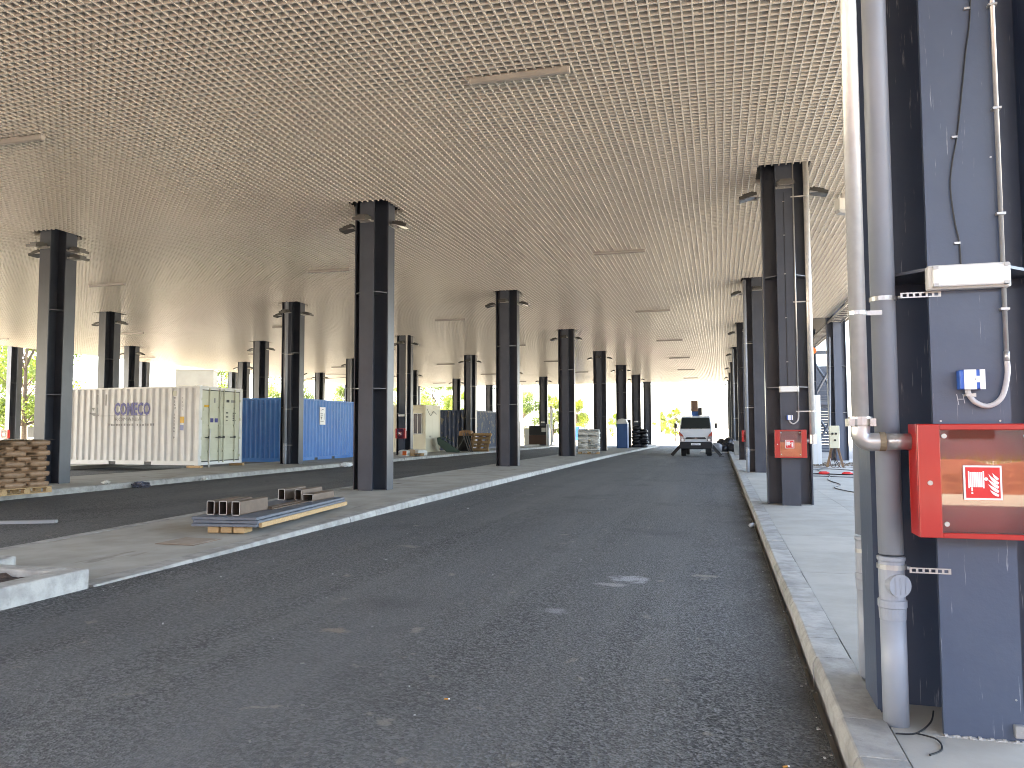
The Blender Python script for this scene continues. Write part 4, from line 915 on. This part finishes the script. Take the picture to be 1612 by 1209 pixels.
for i, (x, y, w_, h_, ln, rz, lab) in enumerate(((-7.25, 9.72, .125, .205, .75, 5, 'upright tube offcut at the outer end of the front three'), (-7.04, 9.72, .125, .205, .75, 6, 'middle upright tube offcut of the front three'), (-6.81, 9.70, .13, .205, .82, 5, 'upright tube offcut of the front three by the road'),
        (-7.50, 12.0, .13, .20, .8, 4, 'upright tube offcut at the back of the plates, outer one'), (-7.20, 12.05, .13, .19, .8, 3, 'rusty tube offcut in the middle at the back of the plates'), (-6.92, 11.9, .2, .13, .8, 2, 'flat lying tube offcut at the back by the road'))):
    tube_off(x, y, TZ, w_, h_, ln, R(rz), lab)

# ------------------------------------------------------------------ lift truck
TX, TY = -1.40, 47.3
TZ0 = lane1(TX, TY)
tk = thing('lift_truck', 'white lift truck standing on its outriggers in the road', 'truck', (TX, TY, TZ0), 0)
def cab_section(y, z, wd): return [(-wd, y, z), (wd, y, z)]
rows = [(-.02, .62, .97), (-.06, 1.0, .985), (-.03, 1.30, .98), (.03, 1.68, .96), (.42, 2.36, .87), (.60, 2.46, .84), (1.65, 2.48, .84), (1.72, 2.36, .88), (1.72, 1.6, .97), (1.72, .62, .98)]
m_ = MB(); n = len(rows)
vs = [(-wd, y, z) for y, z, wd in rows] + [(wd, y, z) for y, z, wd in rows]
m_.add(vs, [tuple(range(n - 1, -1, -1)), tuple(range(n, 2 * n))] + [(i, (i + 1) % n, n + (i + 1) % n, n + i) for i in range(n)])
cab = m_.build('cab', TRUCKW, tk, bevel=.05, seg=2)
MB().add([(-.88, -.012, 1.70), (.88, -.012, 1.70), (.80, .385, 2.36), (-.80, .385, 2.36), (-.88, .03, 1.70), (.88, .03, 1.70), (.80, .42, 2.35), (-.80, .42, 2.35)], [(0, 1, 2, 3), (0, 3, 7, 4), (1, 5, 6, 2), (3, 2, 6, 7), (0, 4, 5, 1)]).build('windscreen', GLASS, cab)
for s in (-.35, .3): MB().tube([(s, -.03, 1.69), (s + .42, .02, 1.80)], .012, 6).build('wiper', BLACK, cab)
MB().prism([(-.62, 1.06), (.62, 1.06), (.55, 1.18), (-.55, 1.18)], 'y', -.085, -.05).build('grille', BLACK, cab)
for s_ in (-1, 1): MB().tube([(s_ * .78, -.102, 1.02), (s_ * .78, -.094, 1.02)], .075, 14).build('lamp_bulb', mat('lamp_bulb', (.75, .75, .75), .2), cab)
MB().tube([(0, -.095, 1.12), (0, -.086, 1.12)], .06, 16).box(-.1, .1, -.096, -.088, 1.105, 1.135).build('badge', CHROME, cab)
for s in (-1, 1):
    h = MB().add([(s * .97, -.085, .93), (s * .64, -.095, .93), (s * .70, -.09, 1.22), (s * .975, -.07, 1.5), (s * .95, -.02, 1.02), (s * .66, -.02, 1.02), (s * .70, -.02, 1.22), (s * .96, -.0, 1.5)], [(0, 1, 2, 3), (0, 4, 5, 1), (1, 5, 6, 2), (2, 6, 7, 3), (3, 7, 4, 0)]).build('headlight', CHROME, cab)
    MB().add([(s * .978, -.082, 1.27), (s * .72, -.098, 1.22), (s * .77, -.094, 1.33), (s * .98, -.074, 1.54)], [(0, 1, 2, 3)]).build('indicator', REDLENS, h)
    MB().tube([(s * .96, .1, 1.75), (s * 1.12, .06, 1.95)], .012, 6).box(s * 1.18 - .075, s * 1.18 + .075, .02, .09, 1.72, 2.02).build('mirror', BLACK, cab, bevel=.01)
    MB().tube([(s * .62, 1.0, .36), (s * .9, 1.0, .36)], .34, 22).build('wheel', RUBBER, tk); MB().tube([(s * .9, 1.0, .36), (s * .915, 1.0, .36)], .2, 16).build('wheel_rim', GALV, tk)
    MB().tube([(s * .5, 3.6, .36), (s * .92, 3.6, .36)], .34, 22).build('wheel', RUBBER, tk)
    MB().add([(s * .93, .5, .52), (s * .93, .75, .52), (s * .93, .75, .80), (s * .93, .5, .80), (s * 1.38, .5, .02), (s * 1.38, .75, .02), (s * 1.54, .75, .12), (s * 1.54, .5, .12)], [(0, 1, 2, 3), (4, 5, 6, 7), (0, 4, 5, 1), (1, 5, 6, 2), (2, 6, 7, 3), (3, 7, 4, 0)]).build('outrigger', BLACK, tk); MB().box(s * 1.48 - .16, s * 1.48 + .16, .5, .8, .0, .03).build('outrigger_foot', BLACK, tk)
MB().prism([(-.98, .56), (-.9, .48), (.9, .48), (.98, .56), (.98, .82), (.9, .90), (-.9, .90), (-.98, .82)], 'y', -.12, .1).build('bumper', mat('bumper_grey', (.014, .014, .016), .5), tk, bevel=.03)
pn = MB().box(-.28, .28, -.135, -.122, .70, .83).build('number_plate', WHITESIGN, tk); flat_text('B 20 CTA', .10, INK, pn, (-.24, -.137, .73))
MB().box(-.4, .4, .1, 5.4, .45, .62).build('chassis', BLACK, tk); MB().box(-.95, .95, 1.85, 5.4, .86, .98).build('deck', mat('deck_grey', (.2, .2, .2), .6), tk); MB().box(-.95, .95, 1.8, 1.9, .98, 1.6).build('headboard', TRUCKW, tk)
MB().tube([(0, 3.6, .98), (0, 3.6, 2.3)], .4, 18).build('turret', BLUEBOX, tk)
bm_ = MB().box(-.26, .14, 1.25, 5.0, 2.50, 2.95).build('boom', mat('boom_blue', (.03, .16, .5), .4), tk, bevel=.02)
MB().box(-.28, .13, .9, 1.3, 2.76, 3.44).build('boom_head', mat('rust_box', (.16, .085, .05), .7, col2=(.1, .06, .04), scale=6), bm_, bevel=.02); MB().box(.145, .36, 1.0, 1.6, 2.5, 3.0).build('control_box', DKMETAL, bm_); MB().tube([(-.28, 1.0, 2.9), (-.95, 1.0, 2.92)], .018, 6).build('guard_rod', DKMETAL, bm_)

# ------------------------------------------------------------------ open side: outer columns, cable ladder, stairs, power box
for i, (x, y) in enumerate(((5.68, 40.72), (5.68, 52.72), (5.68, 64.72))):
    make_column(x, y, .08 + drop(y), f'blue-grey steel column on the open side by the stairs, {ORD[i]} from the front', mat('edge_column_paint', (.07, .085, .12), .45), None, 'edge')
ct = thing('cable_ladder', 'galvanised cable ladder hung along the open edge of the ceiling', 'cable ladder', (0, 0, 0))
for x in (5.32, 5.92): MB().box(x - .02, x + .02, 12, 62, ZC - .16, ZC - .06).build('side_rail', GALV, ct)
rg = MB().box(5.341, 5.899, -.03, .03, ZC - .14, ZC - .10).mesh('rung', GALV)
for k in range(60): inst(rg, 'rung', ct, (0, 24 + k * .6, 0))
cm = MB()
for k in range(5): cm.tube([(5.42 + k * .09, 12, ZC - .075), (5.45 + k * .09, 62, ZC - .07)], .02, 6)
cm.build('cable_bundle', BLACK, ct)
ol = thing('hazard_lamp', 'round orange lamp hanging under the cable ladder', 'lamp', (5.25, 46.5, 6.1)); MB().tube([(0, -.06, 0), (0, .06, 0)], .19, 18).build('lens', ORANGE, ol); MB().box(-.05, .05, -.04, .04, .185, .75).build('hanger', DKMETAL, ol)
st = thing('staircase', 'blue-grey steel staircase beyond the open side columns', 'staircase', (6.6, 58, drop(58)), 0)
for fl, (z0, dirn) in enumerate(((0, 1), (3.3, 1))):
    for k in range(16): MB().box(-.2, 1.7, k * .28, k * .28 + .26, z0 + .06 + k * .2, z0 + .24 + k * .2).build('tread', STAIR, st)
    for x in (-.24, 1.72): MB().add([(x, -.1, z0), (x, 4.5, z0 + 3.3), (x, 4.5, z0 + 3.6), (x, -.1, z0 + .35), (x + .04, -.1, z0), (x + .04, 4.5, z0 + 3.3), (x + .04, 4.5, z0 + 3.6), (x + .04, -.1, z0 + .35)], [(0, 1, 2, 3), (7, 6, 5, 4), (0, 4, 5, 1), (3, 2, 6, 7)]).build('stringer', STAIR, st)
MB().box(-.3, 1.8, 4.5, 6, 3.25, 3.38).build('landing', STAIR, st); MB().box(-.3, 1.8, -1.4, -.1, 3.25, 3.4).build('landing', STAIR, st); MB().box(-.36, -.26, -1.4, -1.3, 0, 7).box(1.76, 1.86, -1.4, -1.3, 0, 7).box(-.36, -.26, 5.9, 6, 0, 7).build('post', STAIR, st)
MB().tube([(-.3, -1.3, 3.3), (-.3, 4.4, .2)], .05, 6).tube([(-.3, -1.3, 6.8), (-.3, 4.4, 3.4)], .05, 6).build('brace', STAIR, st)
fm_ = thing('brace_frame', 'dark blue-grey steel frame with crossed braces before the staircase', 'steel frame', (6.1, 56.2, drop(56)))
for x in (0, 1.9): MB().box(x - .11, x + .11, -.11, .11, 0, 7.6).build('upright', STAIR, fm_)
for z in (3.4, 6.9): MB().box(.112, 1.788, -.1, .1, z, z + .22).build('beam', STAIR, fm_)
for (z0, z1, dy) in ((.2, 3.3, -.13), (3.3, .2, .13), (3.7, 6.8, -.13), (6.8, 3.7, .13)): MB().tube([(.1, dy, z0), (1.8, dy, z1)], .085, 8).build('brace', STAIR, fm_)
wpn = thing('door_panel', 'white door panel standing upright on the pavement', 'panel', (4.0, 35.0, .09), R(4)); MB().box(-.19, .19, -.05, .05, 0, 3.0).build('sheet', mat('panel_white', (.62, .64, .66), .4), wpn, bevel=.006); MB().box(-.01, .01, -.056, -.051, .05, 2.95).build('rib', WHITEPL, wpn); MB().box(-.20, -.13, -.06, -.051, .0, 3.0).build('edge_strip', WHITEPL, wpn)
eb = thing('power_box', 'cream site power box on timber legs with trailing cables', 'power box', (4.45, 33.0, .08), R(-8))
MB().box(-.19, .19, -.1, .1, .78, 1.68).build('case', mat('box_cream', (.62, .60, .46), .5), eb, bevel=.015)
for i, (x, z) in enumerate(((-.07, 1.36), (.06, 1.36), (.02, 1.1))): MB().tube([(x, -.14, z), (x, -.1, z)], .045, 10).build('socket', DKMETAL, eb)
for s in (-1, 1): MB().add([(s * .12 - .05, -.05, .78), (s * .12 + .05, -.05, .78), (s * .3 + .05, -.1, 0), (s * .3 - .05, -.1, 0), (s * .12 - .05, .05, .78), (s * .12 + .05, .05, .78), (s * .3 + .05, .05, 0), (s * .3 - .05, .05, 0)], [(0, 1, 2, 3), (4, 7, 6, 5), (0, 3, 7, 4), (1, 5, 6, 2)]).build('leg', WOODDK, eb)
rn = random.Random(11)
for i in range(5):
    x0 = -.12 + i * .06
    MB().tube(bez([(x0, -.06, .78), (x0 + rn.uniform(-.1, .1), -.15, .4), (x0 + rn.uniform(-.2, .2), -.25, .03), (rn.uniform(-1.0, 1.0), -.35 + rn.uniform(-.3, .3), .03)], 7), .014, 6).build('lead', DKMETAL if i % 2 else mat('brown_lead', (.12, .06, .04), .6), eb)
lb = thing('lean_pole', 'long thin grey pole leaning on the edge column', 'pole', (0, 0, 0)); MB().tube([(4.35, 33.8, .1), (5.15, 38.9, 6.0)], .035, 8).build('shaft', mat('pole_grey', (.2, .21, .23), .5), lb)
jx = thing('sensor_box', 'beige box lamp fixed below the ceiling past the scuffed column', 'lamp', (2.83, 18.6, 6.78), R(20)); MB().box(-.16, .16, -.12, .12, -.13, .14).build('case', WHITEPL, jx, bevel=.02); MB().prism([(-.15, -.13), (.15, -.13), (.1, -.22), (-.12, -.2)], 'y', -.1, .1).build('visor', GALV, jx)
MB().box(-.03, .03, -.03, .03, .141, .30).build('hanger', GALV, jx)
# cables with red plugs on the pavement
def pavz(y): return .118 + drop(y)
def floor_cable(name, label, pts, r=.012, m=BLACK):
    t = thing(name, label, 'cable', (0, 0, 0)); MB().tube(bez([(x, y, pavz(y) + r) for x, y in pts], 8), r, 6).build('sheath', m, t, smooth=True); return t
rc = floor_cable('cable', 'black cable with red plugs lying across the pavement', [(1.95, 27.6), (2.7, 27.5), (3.3, 27.6), (3.9, 27.3), (4.6, 27.4), (6.5, 28.2)], .02)
for (x, y) in ((3.36, 27.55), (4.05, 27.33)): MB().tube([(x - .17, y, pavz(y) + .05), (x - .08, y, pavz(y) + .055), (x + .08, y, pavz(y) + .055), (x + .17, y, pavz(y) + .05)], [.02, .055, .055, .02], 10).build('red_plug', REDSIGN, rc)
floor_cable('cable', 'thin black cable winding from the power box towards the road', [(4.1, 32.5), (3.5, 30.5), (3.45, 27.0), (3.1, 24.5), (3.15, 22.5), (2.85, 21.4), (2.95, 20.4), (3.3, 19.6), (4.5, 19.2)], .012)
floor_cable('cable', 'dark cable lying behind the red plugs', [(2.0, 30.6), (3.1, 30.2), (4.0, 31.2), (5.3, 29.6), (7, 29.9)], .014)
floor_cable('cable', 'dark cable in front of the red plugs', [(1.95, 26.2), (3.0, 26.4), (4.0, 26.0), (5.5, 26.5)], .012)
wl = thing('wire', 'short black wire sticking up beside the thick grey downpipe', 'wire', (0, 0, 0)); MB().tube(bez([(.83, 4.31, .125), (.93, 4.34, .125), (1.02, 4.44, .15), (1.05, 4.5, .19)], 6), .0045, 6).tube(bez([(.93, 4.34, .125), (1.01, 4.28, .125), (1.0, 4.16, .122), (.93, 4.08, .122)], 6), .0045, 6).build('strand', BLACK, wl)
# rubble behind the power box
rb = MB(); rn = random.Random(3)
for i in range(220):
    x, y = rn.uniform(3.4, 7.5), rn.uniform(33.6, 36.5); s = rn.uniform(.03, .10); rb.cbox((x, y, pavz(y) + s * .35), (s * rn.uniform(.6, 1.8), s, s * .8), None, Matrix.Translation((x, y, 0)) @ Matrix.Rotation(rn.uniform(0, 3), 4, 'Z') @ Matrix.Translation((-x, -y, 0)))
tag(rb.build('rubble', mat('rubble', (.2, .17, .14), .9)), 'loose rubble and offcuts behind the power box', 'rubble', kind='stuff')

# ------------------------------------------------------------------ small litter
def crumple(r, m, seed):
    rn = random.Random(seed); bm = bmesh.new(); bmesh.ops.create_icosphere(bm, subdivisions=3, radius=1)
    for v in bm.verts:
        k = rn.uniform(.55, 1.25); v.co = Vector((v.co.x * r * k * 1.2, v.co.y * r * k * .7, v.co.z * r * k * .42))
    me_ = bpy.data.meshes.new('crumple'); bm.to_mesh(me_); bm.free(); me_.materials.append(m); return me_
lt = MB(); rn = random.Random(21); LM = [mat('litter_white', (.45, .45, .43), .7), mat('litter_tan', (.4, .27, .13), .7), mat('litter_grey', (.22, .21, .19), .8)]
for i in range(170):
    x, y = rn.uniform(-5.9, .5), 3.4 + 20 * rn.random() ** 1.6; s = rn.uniform(.004, .013) if i > 8 else rn.uniform(.012, .022); z = lane1(x, y)
    lt.cbox((0, 0, s * .3), (s * rn.uniform(.7, 2.4), s, s * .6), LM[0] if i % 3 == 0 else LM[2] if i % 3 == 1 or i % 6 else LM[1], Matrix.Translation((x, y, z)) @ Matrix.Rotation(rn.uniform(0, 3), 4, 'Z'))
for i in range(260):
    y = 4 + 30 * rn.random(); x = KR0 - .02 - abs(rn.gauss(0, .07)); s = rn.uniform(.005, .013)
    lt.cbox((0, 0, s * .3), (s * rn.uniform(.7, 2.), s, s * .6), LM[2] if i % 9 else LM[0], Matrix.Translation((x, y, lane1(x, y))) @ Matrix.Rotation(rn.uniform(0, 3), 4, 'Z'))
tag(lt.build('road_litter', None), 'crumbs of gravel and paper scattered on the asphalt', 'litter', kind='stuff')
for (x, y, r_, lab) in ((-1.62, 4.42, .3, 'orange cigarette end lying on the road'), (.28, 4.05, .5, 'orange cigarette end near the pavement kerb')):
    t = thing('cigarette_end', lab, 'litter', (x, y, lane1(x, y) + .005), r_); MB().tube([(-.012, 0, 0), (.012, 0, 0)], .0045, 8).build('filter', mat('butt', (.62, .28, .05), .7), t); MB().tube([(.012, 0, 0), (.022, 0, 0)], .0045, 8).build('paper', WHITESIGN, t)
cn = thing('bottle', 'crushed clear bottle lying against the pavement kerb', 'bottle', (.50, 13.55, lane1(.5, 13.5) + .04), R(70)); MB().tube([(-.1, 0, 0), (-.08, 0, 0), (.04, 0, 0), (.08, 0, 0), (.11, 0, 0)], [.03, .036, .036, .016, .014], 12).build('body', mat('bottle_plastic', (.5, .5, .5), .2), cn, smooth=True); MB().tube([(.11, 0, 0), (.13, 0, 0)], .017, 10).build('cap', WHITESIGN, cn)
for i, (x, y, m_, lab) in enumerate(((-15.35, 17.55, mat('dark_foil', (.10, .11, .15), .4), 'dark crumpled foil in the gutter beside the pallets'), (-15.4, 29.6, WHITESIGN, 'white crumpled paper in the gutter before the blue container'), (-15.3, 20.2, BAGWH, 'small pale crumpled paper in the gutter'), (-15.5, 16.5, WHITEPL, 'pale crumpled foil at the foot of the column'))):
    me_ = crumple(.24 if i < 2 else .11, m_, 200 + i); o = inst(me_, 'crumpled_paper', None, (x, y, .10 + .07 + (0 if i < 3 else .14)), (0, 0, i)); tag(o, lab, 'litter')
tag(MB().box(-.6, .6, -.06, .06, 0, .05).build('strip', mat('grey_strip', (.3, .3, .3), .6), None, loc=(-11.45, 10.3, .10), rot=(0, 0, R(25))), 'grey strip lying on the asphalt beyond the middle island', 'strip')
mh = thing('manhole_cover', 'rusty square cover set in the middle island', 'manhole cover', (-6.93, 8.86, isl_m(8.86) + .001), R(0)); MB().box(-.3, .3, -.3, .3, 0, .006).build('frame', mat('rusty_frame', (.24, .17, .125), .9), mh); MB().box(-.27, .27, -.27, .27, .0065, .011).build('lid', mat('dusty_lid', (.33, .27, .215), .9, col2=(.29, .225, .17), scale=6), mh)

# ------------------------------------------------------------------ background: trees, buildings, poles
def tree_meshes(seed, H, Rr, nleaf, leafm):
    rn = random.Random(seed); tr = MB()
    tr.tube([(0, 0, -.2), (.05, 0, H * .25), (-.05, .08, H * .5), (0, 0, H * .85)], [.17, .13, .09, .02], 8)
    clumps = []
    for i in range(26):
        a = rn.uniform(0, 6.28); zz = rn.uniform(.22, .98); rad = Rr * (math.sin(math.pi * (zz * .8 + .12)) ** .7) * rn.uniform(.25, 1.)
        c = Vector((math.cos(a) * rad, math.sin(a) * rad, H * zz)); clumps.append((c, rn.uniform(.5, 1.) * Rr * .42))
        tr.tube([(0, 0, H * zz * .62), tuple(c * .55 + Vector((0, 0, H * zz * .32))), tuple(c)], [.05, .03, .01], 5)
    vs = []; fs = []
    for i in range(nleaf):
        c, cr = rn.choice(clumps); d = Vector((rn.gauss(0, 1), rn.gauss(0, 1), rn.gauss(0, .8))).normalized() * cr * rn.random() ** .4
        p = c + d; s = rn.uniform(.07, .15); u = Vector((rn.gauss(0, 1), rn.gauss(0, 1), rn.gauss(0, 1))).normalized(); v = u.orthogonal().normalized(); k = len(vs)
        vs += [tuple(p - u * s), tuple(p + v * s * .5), tuple(p + u * s), tuple(p - v * s * .5)]; fs.append((k, k + 1, k + 2, k + 3))
    lf = MB(); lf.v = vs; lf.f = fs; me_ = bpy.data.meshes.new('crown'); me_.from_pydata(vs, [], fs); me_.materials.append(leafm)
    return tr.mesh('trunk', BARK), me_
TV = [tree_meshes(1, 7, 2.4, 9000, LEAF1), tree_meshes(2, 7, 2.1, 9000, LEAF2), tree_meshes(3, 9, 3.2, 12000, LEAF1)]
def tree(x, y, s, v, label, group):
    t = thing('tree', label, 'tree', (x, y, drop(y) - .07), random.uniform(0, 6)); t.scale = (s, s, s); t['group'] = group
    inst(TV[v][0], 'trunk', t); inst(TV[v][1], 'crown', t)
G1 = 'trees beyond the far end of the canopy'; G2 = 'trees beyond the outermost columns'
for i, (x, y, s, v, lab) in enumerate(((-31.5, 122, 1.25, 0, 'bushy tree seen between the middle island columns, by a white lamp post'), (-27, 125, 1.1, 1, 'light green tree just behind the far hose column'), (-20.6, 112, .9, 1, 'young light green tree above the white sack pile'), (-22.8, 122, .95, 0, 'small tree behind the young tree over the white sacks'),
        (-10.3, 140, .72, 1, 'small round tree at the edge of the last island column'), (-7.5, 136, .8, 1, 'small round tree just beside the truck cab'), (-16.2, 128, .7, 0, 'small tree glimpsed past the blue portable cabin'),
        (-47, 122, 1.3, 2, 'broad tree above the cream cabin'), (-53, 126, 1.3, 2, 'broad tree behind the navy container'), (-42, 120, 1.2, 0, 'tree above the leaning pallets'))): tree(x, y, s, v, lab, G1)
for i, (x, y, s, v, lab) in enumerate(((-63, 57, 1.6, 2, 'tall dense tree beside the outermost column'), (-70, 62, 1.5, 2, 'dense tree behind the outermost column'), (-67, 48, 1.3, 0, 'tree at the frame edge behind the outermost column'), (-68, 110, 1.5, 2, 'dense tree above the blue container'), (-62, 120, 1.4, 0, 'yellow-green tree above the end of the blue container'), (-76, 104, 1.5, 2, 'far tree behind the row of columns past the blue container'))): tree(x, y, s, v, lab, G2)
bg_ = thing('house', 'low white house with dark windows seen past the brown sacks', 'house', (-86, 76, -.6), R(20))
MB().box(-9, 9, 0, 8, 0, 4.0).build('wall', BRICKW, bg_); 
for x in (-7, -4, -1, 2, 5): w_ = MB().box(x, x + 1.6, -.06, -.01, 1.4, 2.8).build('window', GLASS, bg_); MB().box(x - .1, x + 1.7, -.1, -.061, 1.28, 1.4).build('sill', WHITEPL, w_)
MB().prism([(-9.6, 4.0), (9.6, 4.0), (8, 5.6), (-8, 5.6)], 'y', -.5, 8.5).build('roof', mat('roof_tile', (.28, .1, .06), .8), bg_)
tw = thing('stair_tower', 'pale rendered tower rising above the white container', 'tower', (-60, 77, -.4), R(30)); MB().box(-2.1, 2.1, 0, 4, 0, 9.2).build('wall', mat('tower_render', (.15, .14, .11), .85, col2=(.13, .12, .095), scale=.8), tw); MB().box(-2.2, 2.2, -.1, 4.1, 9.21, 9.4).build('coping', CONC, tw)
for (x, y, h, lab) in ((-30.6, 118, 9.6, 'white lamp post between the trees beyond the canopy'), (-9.0, 118, 6, 'white lamp post between the two small round trees'),):
    t = thing('lamp_post', lab, 'lamp post', (x, y, -.5)); MB().tube([(0, 0, 0), (0, 0, h)], [.3, .24], 12).build('pole', WHITEPL, t, smooth=True); MB().tube([(0, 0, h), (.9, 0, h + .25)], .06, 8).box(.8, 1.5, -.15, .15, h + .2, h + .3).build('lamp_head', WHITEPL, t)
wr = thing('overhead_cable', 'slack cables strung under the ceiling beyond the white container', 'cable', (0, 0, 0))
MB().tube(bez([(-44, 70, 7.6), (-36, 66, 7.0), (-30, 66, 6.9)], 8), .02, 5).tube(bez([(-44, 66, 6.9), (-38, 64, 6.4), (-31, 65.5, 6.75)], 8), .02, 5).tube([(-38.5, 62, 6.1), (-36.3, 62, 6.8)], .05, 6).build('strand', BLACK, wr)
# behind the viewer: soil bank, grass verge and a long sky-blocking building
bk = MB(); nx, ny = 60, 10; rn = random.Random(8)
bk.add([(-40 + 80 * i / nx, -11.5 - 7 * j / ny, -.06 + (.9 * math.sin(math.pi * j / ny) if 0 < j < ny else 0) * rn.uniform(.6, 1.2)) for j in range(ny + 1) for i in range(nx + 1)], [(j * (nx + 1) + i, j * (nx + 1) + i + 1, (j + 1) * (nx + 1) + i + 1, (j + 1) * (nx + 1) + i) for j in range(ny) for i in range(nx)])
tag(bk.build('soil_bank', SOIL), 'red soil bank', 'soil', kind='stuff')
gr = MB()
for i in range(6000):
    x, y = rn.uniform(-30, 45), rn.uniform(-28, -19); h = rn.uniform(.3, .9); a = rn.uniform(0, 3.1); gr.add([(x, y, -.07), (x + .05 * math.cos(a), y + .05 * math.sin(a), -.07), (x + rn.uniform(-.15, .15), y + rn.uniform(-.15, .15), h)], [(0, 1, 2)])
tag(gr.build('grass', GRASSM), 'tall dry grass verge', 'grass', kind='stuff')
hb = thing('sky_blocking_building', 'long grey building raised tall to block low-angle sky', 'building', (0, -34, -.07)); MB().box(-60, 60, -10, 0, 0, 11).build('wall', mat('far_wall', (.40, .34, .31), .8, col2=(.33, .29, .28), scale=.4), hb)  # facade mirrored in the pane; its height is added to block low sky light
wm = MB().box(-1, 1, .01, .06, 1.2, 3.2).mesh('window', GLASS)
for k in range(18): inst(wm, 'window', hb, (-36 + k * 4.8, 0, 0))
